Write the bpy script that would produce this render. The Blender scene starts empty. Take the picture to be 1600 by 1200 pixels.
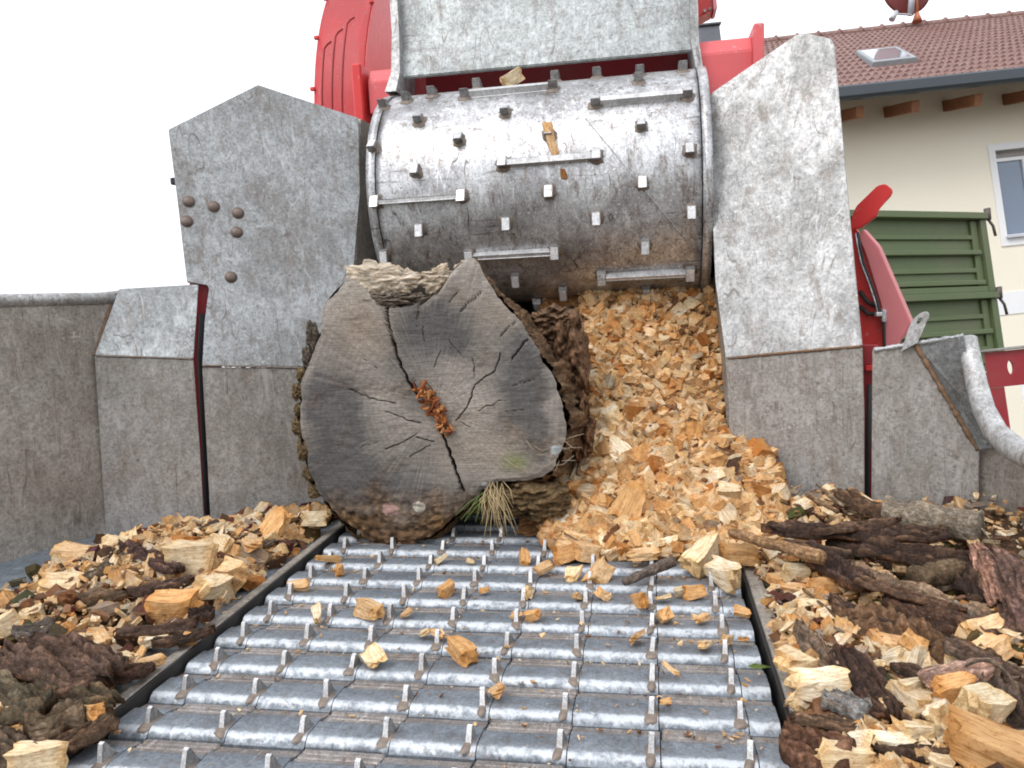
import bpy, bmesh, math, random
import numpy as np
from mathutils import Vector, Matrix, Euler, noise

# ------------------------------------------------------------ camera, world, sun, exposure
SC = bpy.context.scene
COL = SC.collection
FPX, YAW, PITCH, ROLL = 1209.7, 0.1809, 0.1273, -0.0479
CAM = Vector((0.3689, 0.0, 0.6311))
_f = Vector((-math.sin(YAW)*math.cos(PITCH), math.cos(YAW)*math.cos(PITCH), -math.sin(PITCH)))
_r0 = Vector((math.cos(YAW), math.sin(YAW), 0)); _u0 = _r0.cross(_f)
_r = math.cos(ROLL)*_r0 + math.sin(ROLL)*_u0
_u = -math.sin(ROLL)*_r0 + math.cos(ROLL)*_u0
cd = bpy.data.cameras.new("camera"); cam = bpy.data.objects.new("camera", cd); COL.objects.link(cam)
cd.sensor_width = 36; cd.lens = FPX/1600*36; cd.clip_start = 0.02; cd.clip_end = 2000
M = Matrix((_r, _u, -_f)).transposed().to_4x4(); M.translation = CAM
cam.matrix_world = M
SC.camera = cam

SUN_EL, SUN_AZ = math.radians(52), math.radians(215)   # high, from behind the camera's left shoulder
w = bpy.data.worlds.new("World"); SC.world = w; w.use_nodes = True
nt = w.node_tree; nt.nodes.clear()
out = nt.nodes.new('ShaderNodeOutputWorld'); bg = nt.nodes.new('ShaderNodeBackground')
sky = nt.nodes.new('ShaderNodeTexSky'); sky.sky_type = 'NISHITA'; sky.sun_disc = False
sky.sun_elevation = SUN_EL; sky.sun_rotation = SUN_AZ; sky.dust_density = 5; sky.air_density = 1.5
hs = nt.nodes.new('ShaderNodeHueSaturation'); hs.inputs['Saturation'].default_value = 0.25
mx = nt.nodes.new('ShaderNodeMix'); mx.data_type = 'RGBA'; mx.inputs[0].default_value = 0.8
mx.inputs[7].default_value = (8.6, 8.8, 9.3, 1)          # the closed cloud layer
nt.links.new(sky.outputs[0], hs.inputs['Color']); nt.links.new(hs.outputs[0], mx.inputs[6])
nt.links.new(mx.outputs[2], bg.inputs[0]); bg.inputs[1].default_value = 0.135
nt.links.new(bg.outputs[0], out.inputs[0])
sd = bpy.data.lights.new("sun", 'SUN'); sun = bpy.data.objects.new("sun", sd); COL.objects.link(sun)
sd.energy = .85; sd.angle = math.radians(25); sd.color = (1, .98, .95)
sdir = Vector((math.sin(SUN_AZ)*math.cos(SUN_EL), math.cos(SUN_AZ)*math.cos(SUN_EL), math.sin(SUN_EL)))
sun.rotation_euler = sdir.to_track_quat('Z', 'Y').to_euler()
SC.view_settings.view_transform = 'Standard'; SC.view_settings.look = 'None'
SC.view_settings.gamma = 1; SC.view_settings.use_curve_mapping = False
SC.view_settings.exposure = 0.52
SC.cycles.max_bounces = 6; SC.cycles.pixel_filter_type = 'BLACKMAN_HARRIS'; SC.cycles.filter_width = 1.9; SC.cycles.use_denoising = True

# ------------------------------------------------------------ helpers
def ray(x, y): return _f + _r*((x-800)/FPX) - _u*((y-600)/FPX)
def on_z(x, y, z=0.0):
    d = ray(x, y); return CAM + d*((z-CAM.z)/d.z)
def on_y(x, y, Y):
    d = ray(x, y); return CAM + d*((Y-CAM.y)/d.y)
class Plane:
    def __init__(s, p, n): s.p, s.n = Vector(p), Vector(n).normalized()
    def hit(s, x, y):
        d = ray(x, y); return CAM + d*((s.p-CAM).dot(s.n)/d.dot(s.n))
def vplane(a, b):                                  # upright plane over the ground line a-b, facing the camera
    t = Vector((b[0]-a[0], b[1]-a[1], 0)); n = Vector((t.y, -t.x, 0))
    return Plane((a[0], a[1], 0), n)
def tplane(p, q, tilt):                            # plane through the fold p-q, leaning back by tilt
    t = (q-p).normalized(); back = Vector((0, 0, 1)).cross(t)
    d = Vector((0, 0, 1))*math.cos(tilt) + back*math.sin(tilt)
    n = t.cross(d)
    if n.y > 0: n = -n
    return Plane(p, n)
def depth(p): return (Vector(p)-CAM).dot(_f)

def props(o, label=None, cat=None, group=None, kind=None):
    if label: o['label'] = label
    if cat: o['category'] = cat
    if group: o['group'] = group
    if kind: o['kind'] = kind
    return o
def link(name, me, mats, parent=None):
    o = bpy.data.objects.new(name, me); COL.objects.link(o)
    if mats and not me.materials:
        for m in (mats if isinstance(mats, (list, tuple)) else [mats]): me.materials.append(m)
    if parent is not None: o.parent = parent
    return o
def empty(name, loc, label, cat, group=None):
    o = bpy.data.objects.new(name, None); COL.objects.link(o); o.location = loc; o.empty_display_size = .1
    props(o, label, cat, group)
    return o
class MB:
    def __init__(s): s.bm = bmesh.new()
    def poly(s, pts, mat=0):
        vs = [s.bm.verts.new(p) for p in pts]; f = s.bm.faces.new(vs); f.material_index = mat; return f
    def box(s, c, sz, rot=None, mat=0, bev=0):
        r = bmesh.ops.create_cube(s.bm, size=1)
        vs = r['verts']
        R = rot if rot is not None else Matrix.Identity(3)
        for v in vs: v.co = R @ Vector((v.co.x*sz[0], v.co.y*sz[1], v.co.z*sz[2])) + Vector(c)
        fs = set(f for v in vs for f in v.link_faces)
        for f in fs: f.material_index = mat
        if bev:
            es = list(set(e for v in vs for e in v.link_edges))
            rr = bmesh.ops.bevel(s.bm, geom=es, offset=bev, segments=1, affect='EDGES')
            for f in rr['faces']: f.material_index = mat
        return s
    def plate(s, pts, n, th, mat=0, bev=0.0015):   # front outline pts, thickened against n
        n = Vector(n).normalized(); k = len(pts)
        a = [s.bm.verts.new(Vector(p)) for p in pts]; b = [s.bm.verts.new(Vector(p)-n*th) for p in pts]
        fs = [s.bm.faces.new(a), s.bm.faces.new(b[::-1])]
        for i in range(k): fs.append(s.bm.faces.new((a[i], b[i], b[(i+1) % k], a[(i+1) % k])))
        for f in fs: f.material_index = mat
        if bev:
            es = list(set(e for v in a for e in v.link_edges))
            bmesh.ops.bevel(s.bm, geom=es, offset=bev, segments=2, affect='EDGES')
        return s
    def tube(s, pts, rad, seg=10, mat=0, cap=True):
        pts = [Vector(p) for p in pts]; n = len(pts)
        rads = rad if isinstance(rad, (list, tuple)) else [rad]*n
        prev = None; up = Vector((0.13, 0.2, 1)).normalized()
        for i, p in enumerate(pts):
            t = (pts[min(i+1, n-1)]-pts[max(i-1, 0)]).normalized()
            a = t.cross(up)
            if a.length < .1: a = t.cross(Vector((1, 0, 0)))
            a.normalize(); b = t.cross(a)
            ring = [s.bm.verts.new(p+(a*math.cos(2*math.pi*j/seg)+b*math.sin(2*math.pi*j/seg))*rads[i]) for j in range(seg)]
            if prev:
                for j in range(seg):
                    f = s.bm.faces.new((prev[j], prev[(j+1) % seg], ring[(j+1) % seg], ring[j])); f.material_index = mat; f.smooth = True
            elif cap: s.bm.faces.new(ring[::-1]).material_index = mat
            prev = ring
        if cap: s.bm.faces.new(prev).material_index = mat
        return s
    def build(s, name, mats, parent=None, smooth=False):
        bmesh.ops.recalc_face_normals(s.bm, faces=s.bm.faces)
        me = bpy.data.meshes.new(name); s.bm.to_mesh(me); s.bm.free()
        if smooth:
            for p in me.polygons: p.use_smooth = True
        return link(name, me, mats, parent)

# ------------------------------------------------------------ materials
def new_mat(name):
    m = bpy.data.materials.new(name); m.use_nodes = True
    n = m.node_tree.nodes; b = n['Principled BSDF']
    return m, m.node_tree, b
def N(t, kind, **kw):
    n = t.nodes.new(kind)
    for k, v in kw.items():
        if k.startswith('_'): setattr(n, k[1:], v)
        else: n.inputs[k].default_value = v
    return n
def coords(t, scale=(1, 1, 1), rot=(0, 0, 0), attr=None, kind='Object'):
    mp = t.nodes.new('ShaderNodeMapping'); mp.inputs['Scale'].default_value = scale; mp.inputs['Rotation'].default_value = rot
    if attr:
        a = t.nodes.new('ShaderNodeAttribute'); a.attribute_name = attr; t.links.new(a.outputs['Vector'], mp.inputs[0])
    else:
        c = t.nodes.new('ShaderNodeTexCoord'); t.links.new(c.outputs[kind], mp.inputs[0])
    return mp.outputs[0]
def nz(t, vec, scale, detail=4, rough=.6, dist=0):
    n = N(t, 'ShaderNodeTexNoise', Scale=scale, Detail=detail, Roughness=rough, Distortion=dist)
    t.links.new(vec, n.inputs['Vector']); return n.outputs[0]
def ramp(t, fac, stops):
    r = t.nodes.new('ShaderNodeValToRGB'); e = r.color_ramp.elements
    while len(e) < len(stops): e.new(.5)
    for k, (p, c) in enumerate(stops):
        e[k].position = p; e[k].color = (c if isinstance(c, (tuple, list)) else (c, c, c)) + ((1,) if not isinstance(c, (tuple, list)) or len(c) == 3 else ())
    t.links.new(fac, r.inputs[0]); return r.outputs[0]
def mix(t, fac, a, b, mode='MIX'):
    m = t.nodes.new('ShaderNodeMix'); m.data_type = 'RGBA'; m.blend_type = mode
    for s, v in ((0, fac), (6, a), (7, b)):
        if isinstance(v, (int, float)): m.inputs[s].default_value = v
        elif isinstance(v, tuple): m.inputs[s].default_value = v + (1,)
        else: t.links.new(v, m.inputs[s])
    return m.outputs[2]
def bump(t, b, h, strength=.3, dist=.002, prev=None):
    n = N(t, 'ShaderNodeBump', Strength=strength, Distance=dist); t.links.new(h, n.inputs['Height'])
    if prev is not None: t.links.new(prev, n.inputs['Normal'])
    t.links.new(n.outputs[0], b.inputs['Normal']); return n.outputs[0]

def steel(name, lo, hi, stain=(.13, .085, .06), stain_amt=.5, rust=.3, metal=.7, rough=(.35, .6), sc=1.0, seed=0.0, scratch=.5, edge=None):
    m, t, b = new_mat(name)
    v0 = coords(t, (sc, sc, sc), (seed, seed*1.7, seed*.6))
    oi = t.nodes.new('ShaderNodeObjectInfo'); va = t.nodes.new('ShaderNodeVectorMath'); va.operation = 'MULTIPLY_ADD'
    t.links.new(oi.outputs['Random'], va.inputs[0]); va.inputs[1].default_value = (7, 11, 5); t.links.new(v0, va.inputs[2]); v = va.outputs[0]
    big = nz(t, v, 5, 6, .65, .3); mid = nz(t, v, 42, 8, .72, .5); fine = nz(t, v, 130, 6, .7); frac = nz(t, coords(t, (34*sc, 34*sc, 11*sc), (seed, .75, seed)), 1, 12, .8, .3); frac2 = nz(t, coords(t, (30*sc, 30*sc, 9*sc), (seed+.5, -.95, seed)), 1, 12, .8, .3)
    c = mix(t, ramp(t, big, [(.40, 0.), (.58, 1.)]), lo, hi)
    c = mix(t, ramp(t, mid, [(.38, 0.), (.60, 1.)]), mix(t, .5, c, tuple(x*.62 for x in lo)), c)
    c = mix(t, 1., c, ramp(t, fine, [(.34, .6), (.52, 1.), (.7, 1.2)]), 'MULTIPLY')
    sm2 = t.nodes.new('ShaderNodeMath'); sm2.operation = 'MULTIPLY'; t.links.new(ramp(t, frac, [(.51, 0.), (.62, 1.)]), sm2.inputs[0]); sm2.inputs[1].default_value = stain_amt
    c = mix(t, sm2.outputs[0], c, stain)
    c = mix(t, ramp(t, frac2, [(.54, 0.), (.62, .5)]), c, tuple(min(1, x*1.22) for x in hi))
    fr2 = nz(t, coords(t, (sc, sc, sc), (seed+4, 1, 2)), 7, 12, .8, .3)
    c = mix(t, ramp(t, fr2, [(.54, 0.), (.66, .55*stain_amt)]), c, tuple(x*.8 for x in stain))
    # rust in clusters
    rm = t.nodes.new('ShaderNodeMath'); rm.operation = 'MULTIPLY'
    t.links.new(ramp(t, nz(t, v, 9, 4, .6, .4), [(.58-.12*rust, 0.), (.74-.12*rust, 1.)]), rm.inputs[0])
    t.links.new(ramp(t, nz(t, v, 210, 4, .75), [(.55, 0.), (.66, 1.)]), rm.inputs[1])
    c = mix(t, rm.outputs[0], c, (.24, .10, .045))
    # scratches, two directions
    for k, (rz, sx) in enumerate(((.6, 1), (-.9, 1), (1.5, 1))):
        vs = coords(t, (90, 2.2, 90) if k != 2 else (3, 120, 70), (rz+seed, rz*.4, rz))
        s = ramp(t, nz(t, vs, 1.3, 3, .6, .6), [(.62, 0.), (.66, 1.)])
        gate = ramp(t, nz(t, v, 4.1+k, 3), [(.44, 0.), (.58, scratch)])
        g = t.nodes.new('ShaderNodeMath'); g.operation = 'MULTIPLY'; t.links.new(s, g.inputs[0]); t.links.new(gate, g.inputs[1])
        c = mix(t, g.outputs[0], c, (.08, .06, .05) if k != 1 else tuple(min(1, x*1.5) for x in hi))
    for k, (rot, sc3, col_) in enumerate((((.2, .7, .3), (17, 17, 1.0), (.09, .07, .055)), ((-.3, -.95, .4), (19, 19, .9), tuple(min(1, x*1.08) for x in hi)), ((.1, 1.35, -.2), (15, 15, .8), (.10, .075, .06)))):
        ln = ramp(t, nz(t, coords(t, tuple(q*sc for q in sc3), (rot[0]+seed, rot[1], rot[2])), 1, 1, .4, 0), [(.492, 0.), (.5, 1.), (.508, 0.)])
        gt = ramp(t, nz(t, v, 6+2*k, 4, .6), [(.50, 0.), (.60, min(1, scratch*1.5))])
        g3 = t.nodes.new('ShaderNodeMath'); g3.operation = 'MULTIPLY'; t.links.new(ln, g3.inputs[0]); t.links.new(gt, g3.inputs[1]); c = mix(t, g3.outputs[0], c, col_)
    if edge:  # pale front-edge band: wear, plus the edge highlight painted into the colour
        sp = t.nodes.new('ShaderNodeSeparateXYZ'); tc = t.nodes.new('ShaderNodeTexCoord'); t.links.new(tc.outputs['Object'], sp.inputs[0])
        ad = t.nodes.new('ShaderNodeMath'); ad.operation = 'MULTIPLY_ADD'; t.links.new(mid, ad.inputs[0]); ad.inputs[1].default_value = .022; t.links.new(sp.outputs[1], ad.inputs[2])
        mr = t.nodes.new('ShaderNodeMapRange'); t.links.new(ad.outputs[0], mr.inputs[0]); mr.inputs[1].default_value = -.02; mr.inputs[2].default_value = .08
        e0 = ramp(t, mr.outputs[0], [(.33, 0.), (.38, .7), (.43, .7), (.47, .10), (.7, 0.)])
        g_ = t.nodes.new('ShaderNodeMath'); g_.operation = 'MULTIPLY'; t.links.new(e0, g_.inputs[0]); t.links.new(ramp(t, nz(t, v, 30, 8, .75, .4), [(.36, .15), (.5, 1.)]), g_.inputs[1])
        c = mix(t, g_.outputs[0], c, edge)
    t.links.new(c, b.inputs['Base Color'])
    rr = ramp(t, mid, [(.3, rough[1]), (.7, rough[0])]); t.links.new(rr, b.inputs['Roughness'])
    inv = ramp(t, rm.outputs[0], [(0., metal), (1., 0.)]); t.links.new(inv, b.inputs['Metallic'])
    p = bump(t, b, fine, .18, .0008); bump(t, b, big, .35, .006, p)
    return m
def paint(name, col, wear=.25, rough=.35, chip=(.6, .45, .42), sc=1.0):
    m, t, b = new_mat(name)
    v = coords(t, (sc, sc, sc))
    n1 = nz(t, v, 7, 6, .65); n2 = nz(t, v, 60, 6, .7)
    c = mix(t, n1, col, tuple(x*.8 for x in col))
    c = mix(t, ramp(t, n2, [(.66-.12*wear, 0.), (.7-.12*wear, wear)]), c, chip)
    c = mix(t, ramp(t, nz(t, v, 2.5, 5), [(.45, 0.), (.7, .25)]), c, (.16, .12, .1))
    t.links.new(c, b.inputs['Base Color']); b.inputs['Roughness'].default_value = rough
    t.links.new(ramp(t, n2, [(.2, rough-.05), (.8, rough+.2)]), b.inputs['Roughness'])
    bump(t, b, n2, .06, .001)
    return m
def plain(name, col, rough=.6, metal=0., var=.3, sc=20):
    m, t, b = new_mat(name)
    v = coords(t); c = mix(t, nz(t, v, sc, 5), tuple(x*(1-var) for x in col), tuple(min(1, x*(1+var)) for x in col))
    t.links.new(c, b.inputs['Base Color']); b.inputs['Roughness'].default_value = rough; b.inputs['Metallic'].default_value = metal
    bump(t, b, nz(t, v, sc*4, 4), .15, .001)
    return m

S_BRIGHT = steel('bright_steel', (.36, .375, .38), (.54, .57, .58), stain=(.2, .16, .12), stain_amt=.6, rust=.2, metal=.4, rough=(.38, .62), seed=.3)
S_WHITE = steel('scoured_steel', (.34, .34, .335), (.56, .56, .56), stain=(.19, .155, .125), stain_amt=.65, rust=.3, metal=.4, rough=(.4, .6), seed=1.3)
S_PLATE = steel('plate_steel', (.33, .35, .35), (.47, .50, .50), stain=(.17, .14, .12), stain_amt=.6, rust=.15, metal=.4, rough=(.4, .6), seed=4.3)
S_TOWER = steel('tower_steel', (.27, .27, .265), (.42, .44, .45), stain=(.15, .115, .09), stain_amt=.6, rust=.25, metal=.4, rough=(.38, .6), seed=2.1)
S_DULL = steel('dull_steel', (.33, .31, .285), (.44, .42, .40), stain=(.19, .145, .11), stain_amt=.5, rust=.5, metal=.2, rough=(.42, .65), seed=.9)
S_BROWN = steel('brown_steel', (.31, .28, .245), (.41, .38, .34), stain=(.14, .105, .075), stain_amt=.5, rust=.4, metal=.2, rough=(.42, .6), seed=1.9)
S_FLOOR = steel('floor_steel', (.24, .29, .35), (.36, .42, .48), stain_amt=.4, rust=.2, metal=.6, rough=(.3, .5), seed=2.7)
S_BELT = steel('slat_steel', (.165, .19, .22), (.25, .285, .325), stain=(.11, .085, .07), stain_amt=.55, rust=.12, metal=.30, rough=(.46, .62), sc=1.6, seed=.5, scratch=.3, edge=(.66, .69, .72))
S_WORN = steel('worn_edge_steel', (.32, .35, .39), (.85, .86, .88), stain=(.17, .15, .14), stain_amt=.75, rust=.1, metal=.7, rough=(.28, .46), sc=2.6, seed=.7)
S_TIP = steel('lit_polished_tip_steel', (.6, .6, .61), (.85, .85, .86), stain=(.3, .26, .22), stain_amt=.5, rust=.1, metal=.35, rough=(.28, .45), sc=4, seed=.2)  # polished faces, whitened so the colour carries their lit look
S_TAB = steel('rusty_steel', (.21, .19, .178), (.34, .315, .30), stain=(.11, .07, .05), stain_amt=.6, rust=.9, metal=.35, rough=(.45, .65), sc=2.4, seed=1.1)
S_ROLL = steel('roller_steel', (.42, .42, .43), (.72, .73, .75), stain=(.15, .10, .07), stain_amt=.7, rust=.25, metal=.68, rough=(.34, .5), sc=1.3, seed=3.3, scratch=.7)
S_TOOTH = steel('tooth_steel', (.25, .24, .23), (.42, .42, .42), stain_amt=.5, rust=.3, metal=.6, rough=(.35, .55), sc=3, seed=.1)
S_DARK = plain('dark_steel', (.03, .028, .027), .6, .3)
S_WELD = plain('weld_bead', (.21, .17, .14), .6, .35, .5, 90)
S_RUSTW = plain('rusty_weld', (.2, .12, .07), .8, .1, .6, 60)
S_BOLT = plain('bolt_head', (.17, .13, .11), .55, .5, .4, 70)
M_BLACK = plain('black_gap', (.008, .008, .008), .9)
M_RED = paint('red_paint', (.74, .04, .04), .35, .3)
M_REDF = paint('faded_red_paint', (.80, .13, .14), .5, .38, (.5, .4, .4))
M_PINK = paint('bleached_red_paint', (.72, .22, .24), .25, .4)
M_REDD = paint('dark_red_paint', (.30, .012, .02), .2, .4, (.2, .1, .1))
M_GREEN = paint('green_paint', (.10, .14, .055), .15, .5, (.2, .2, .12))
M_RUBBER = plain('rubber', (.02, .02, .022), .6)

# wood materials read two attributes: 'tint' (its own colour) and 'loc' (fibre coordinates)
def wood_mat(name, ring=60, rough=.8, bs=.5, det=False):
    m, t, b = new_mat(name)
    a = t.nodes.new('ShaderNodeAttribute'); a.attribute_name = 'tint'
    v = coords(t, (6, 90, 90), attr='loc'); g = nz(t, v, 1.5, 5, .65, .4)
    vg = coords(t, (14, 420, 420), attr='loc'); gf = nz(t, vg, 1.2, 4, .7, .3); vp = nz(t, coords(t, (1, 1, 1), attr='loc'), 230, 5, .75)
    v2 = coords(t, (40, 60, 60), attr='loc'); g2 = nz(t, v2, 1.6, 4, .6)
    oi = t.nodes.new('ShaderNodeObjectInfo')
    hsv = t.nodes.new('ShaderNodeHueSaturation'); t.links.new(a.outputs['Color'], hsv.inputs['Color'])
    vr = t.nodes.new('ShaderNodeMapRange'); t.links.new(oi.outputs['Random'], vr.inputs[0]); vr.inputs[3].default_value = .85; vr.inputs[4].default_value = 1.1
    t.links.new(vr.outputs[0], hsv.inputs['Value'])
    c = mix(t, 1., hsv.outputs[0], ramp(t, g, [(.3, (.74, .66, .56)), (.6, (1.04, 1.03, 1.))]), 'MULTIPLY')
    c = mix(t, ramp(t, g2, [(.3, .55), (.55, 0.)]), c, mix(t, 1., c, (.7, .55, .42), 'MULTIPLY'))
    c = mix(t, 1., c, ramp(t, gf, [(.34, (.66, .55, .44)), (.5, (1., 1., 1.)), (.68, (1.1, 1.12, 1.15))]), 'MULTIPLY')
    c = mix(t, 1., c, ramp(t, vp, [(.33, (.72, .62, .52)), (.48, (1., 1., 1.))]), 'MULTIPLY')
    if det:
        vd = coords(t); fd = nz(t, vd, 110, 8, .75, .2); c = mix(t, 1., c, ramp(t, fd, [(.36, .45), (.52, 1.), (.66, 1.9)]), 'MULTIPLY')
        c = mix(t, ramp(t, nz(t, vd, 300, 3, .7), [(.66, 0.), (.70, .7)]), c, (.34, .24, .15))
    t.links.new(c, b.inputs['Base Color']); b.inputs['Roughness'].default_value = rough
    b.inputs['Specular IOR Level'].default_value = .25
    p = bump(t, b, g, bs, .003); p = bump(t, b, g2, bs*.8, .004, p); p = bump(t, b, gf, bs*.9, .0015, p); p = bump(t, b, vp, bs*.8, .0015, p)
    if det: bump(t, b, fd, 1., .004, p)
    return m
M_WOOD = wood_mat('fresh_wood')
M_BARK = wood_mat('bark', rough=.92, bs=1.0, det=True)

# ------------------------------------------------------------ the chipper (machine frame: belt plane z = 0)
chip = empty('wood_chipper', (.045, 2.1, -.05), 'red wood chipper with worn grey steel infeed walls, spiked feed roller and slatted floor belt', 'wood chipper')
CL = chip.location.copy()
def P(o):                                          # parent to the chipper without moving it
    o.parent = chip; o.matrix_parent_inverse = Matrix.Translation(-CL); return o
def cpart(mb, name, mats, smooth=False): return P(mb.build(name, mats, None, smooth))

# floor belt: slats across the belt, each with its row of teeth
X0, Y0, DX, DY = -.3956, .9665, .125, .097
XL, XR = -.447, .535
def slat_mesh():
    mb = MB(); bm = mb.bm
    top = [(.002, -.0085), (.0045, -.0045), (.008, -.0015), (.013, .0010), (.017, .0018), (.021, .0018), (.050, -.0002)]
    PT = [(.001, -.040), (.001, -.017), (.0015, -.010)] + top + [(.0555, -.0012), (.0575, -.005)]
    PB = [(-.003, -.040), (-.003, -.020), (-.002, -.010)] + top + [(.062, -.0012), (.068, -.0040), (.072, -.0065), (.090, -.010), (.0905, -.034)]
    MT = [0]*10 + [2]; MBk = [0]*11 + [2, 2, 2]
    xs = [XL, XL+.004]; x = XL
    cuts = [X0+DX*i+.012 for i in range(8)]
    xs = [XL] + cuts + [XR]
    for k in range(len(xs)-1):
        a, b = xs[k], xs[k+1]
        odd = (k % 2 == 0)                         # these spans reach forward and leave a black gap line
        pr, matl = (PB, MBk) if odd else (PT, MT)
        n = max(2, int((b-a)/.02))
        grid = []
        for i in range(n+1):
            xx = a+.0008+(b-a-.0016)*i/n
            col = []
            for (y, z) in pr:
                d = noise.noise(Vector((xx*9, y*30, 3)))*.0012
                end = 0
                if k == 0 and i == 0 or k == len(xs)-2 and i == n: end = .0
                col.append(bm.verts.new((xx, y+d*.6, z+d)))
            grid.append(col)
        for i in range(n):
            for j in range(len(pr)-1):
                f = bm.faces.new((grid[i][j], grid[i+1][j], grid[i+1][j+1], grid[i][j+1])); f.material_index = matl[j]; f.smooth = 2 <= j <= 10
        for c in (grid[0], grid[-1]):
            c2 = [bm.verts.new(v_.co) for v_ in c]
            bm.faces.new(c2+[bm.verts.new((c[0].co.x, c[-1].co.y, -.0405))])
        # ribbed tab behind the hump
        if not odd:
            for q, (ya, yb, zz) in enumerate(((.0565, .068, -.0040), (.069, .081, -.0055), (.082, .0955, -.0075))):
                mb.box(((a+b)/2+.001*(q-1), (ya+yb)/2, zz-.010), (b-a-.004, yb-ya, .020), mat=2, bev=.0025)
    return mb
def tooth_mesh(seed):
    rnd = random.Random(seed); mb = MB(); bm = mb.bm
    h = .0245+rnd.uniform(-.003, .002); wd = .0046
    prof = [(.006, -.004), (.012, h*.55), (.016, h), (.0205, h+.0015), (.0235, h-.002), (.034, .004), (.040, -.004)]
    A = []
    for s in (-1, 1): A.append([bm.verts.new((s*wd*(1 if i in (0, 6, 5) else .8), y, z)) for i, (y, z) in enumerate(prof)])
    bm.faces.new(A[0]); bm.faces.new(A[1][::-1])
    for i in range(len(prof)-1): bm.faces.new((A[0][i], A[1][i], A[1][i+1], A[0][i+1])).material_index = 1 if i in (0, 1, 2) else 0
    # weld bead: a lumpy flattened dome
    n, m = 16, 5
    rings = []
    for j in range(m):
        t = j/(m-1)*math.pi/2*.96; ring = []
        for i in range(n):
            a = 2*math.pi*i/n; k = 1+.14*math.sin(3*a+seed)+rnd.uniform(-.09, .09)
            ring.append(bm.verts.new((math.cos(a)*math.cos(t)*.0120*k, .016+math.sin(a)*math.cos(t)*.024*k, -.004+math.sin(t)*.008)))
        rings.append(ring)
    for j in range(m-1):
        for i in range(n):
            f = bm.faces.new((rings[j][i], rings[j][(i+1) % n], rings[j+1][(i+1) % n], rings[j+1][i])); f.material_index = 2; f.smooth = True
    bm.faces.new(rings[-1]).material_index = 2
    return mb
tooth_me = []
for s in range(6):
    o = tooth_mesh(s).build('tooth', [S_TOOTH, S_TIP, S_WELD]); tooth_me.append(o.data); bpy.data.objects.remove(o)
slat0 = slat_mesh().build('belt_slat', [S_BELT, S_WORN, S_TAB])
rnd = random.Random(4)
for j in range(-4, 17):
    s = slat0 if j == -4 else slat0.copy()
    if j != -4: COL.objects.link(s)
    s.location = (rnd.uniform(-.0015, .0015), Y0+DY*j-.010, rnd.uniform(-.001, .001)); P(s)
    if -2 <= j <= 9:
        for i in range(8):
            t = bpy.data.objects.new('tooth', rnd.choice(tooth_me)); COL.objects.link(t); t.parent = s
            t.location = (X0+DX*i+rnd.uniform(-.002, .002), .008, 0); t.rotation_euler = (rnd.uniform(-.08, .08), rnd.uniform(-.06, .06), rnd.uniform(-.12, .12)-.06)
cpart(MB().box((.045, 1.45, -.09), (1.2, 2.3, .08)), 'belt_bed', M_BLACK)
# rails either side of the belt
cpart(MB().box((XL-.008, 1.45, -.012), (.006, 2.2, .05), bev=.001).box((XL-.021, 1.45, .0085), (.020, 2.2, .012), mat=1, bev=.002), 'side_rail', [S_DARK, S_BROWN])
cpart(MB().box((XR+.014, 1.35, -.018), (.006, 2.2, .04), bev=.001).box((XR+.031, 1.35, .0035), (.028, 2.2, .012), mat=1, bev=.002), 'side_rail', [S_DARK, S_BROWN])
# wing floors
fl = MB().plate([(-.479, .2, .004), (-.479, 2.3, .004), (-.95, 2.3, .004), (-1.75, 1.2, .03), (-1.75, .2, .02)], (0, 0, 1), .01)
cpart(fl, 'wing_floor', S_FLOOR)
fl = MB().plate([(.582, .2, -.002), (1.7, .2, -.002), (1.7, 1.5, -.002), (1.2, 2.4, -.002), (.582, 2.5, -.002)], (0, 0, 1), .01)
cpart(fl, 'wing_floor', S_BROWN)

# infeed walls: outline on each wall's own plane, real thickness
def wall(name, pl, px, mat, th=.012, parent=None, bev=.002):
    pts = [pl.hit(*p) for p in px]
    c = sum(pts, Vector())/len(pts); n = pl.n if (CAM-c).dot(pl.n) > 0 else -pl.n
    return cpart(MB().plate(pts, n, th, bev=bev), name, mat)
def bead(name, pts, r, mat, seed=1):
    rn = random.Random(seed); P_ = []
    for a, b in zip(pts[:-1], pts[1:]):
        k = max(2, int((b-a).length/.006))
        for i in range(k): P_.append(a.lerp(b, i/k))
    P_.append(pts[-1])
    rr = [r*(1+rn.uniform(-.35, .35)) for _ in P_]
    return cpart(MB().tube(P_, rr, 7), name, mat, True)
gA, gB, gC = (-1.10, 1.80), (-.868, 1.93), (-.46, 2.17)
pL2 = vplane(gB, gC); pL1 = vplane(gA, gB); pL0 = vplane((-1.24, 1.50), gA)
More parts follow.
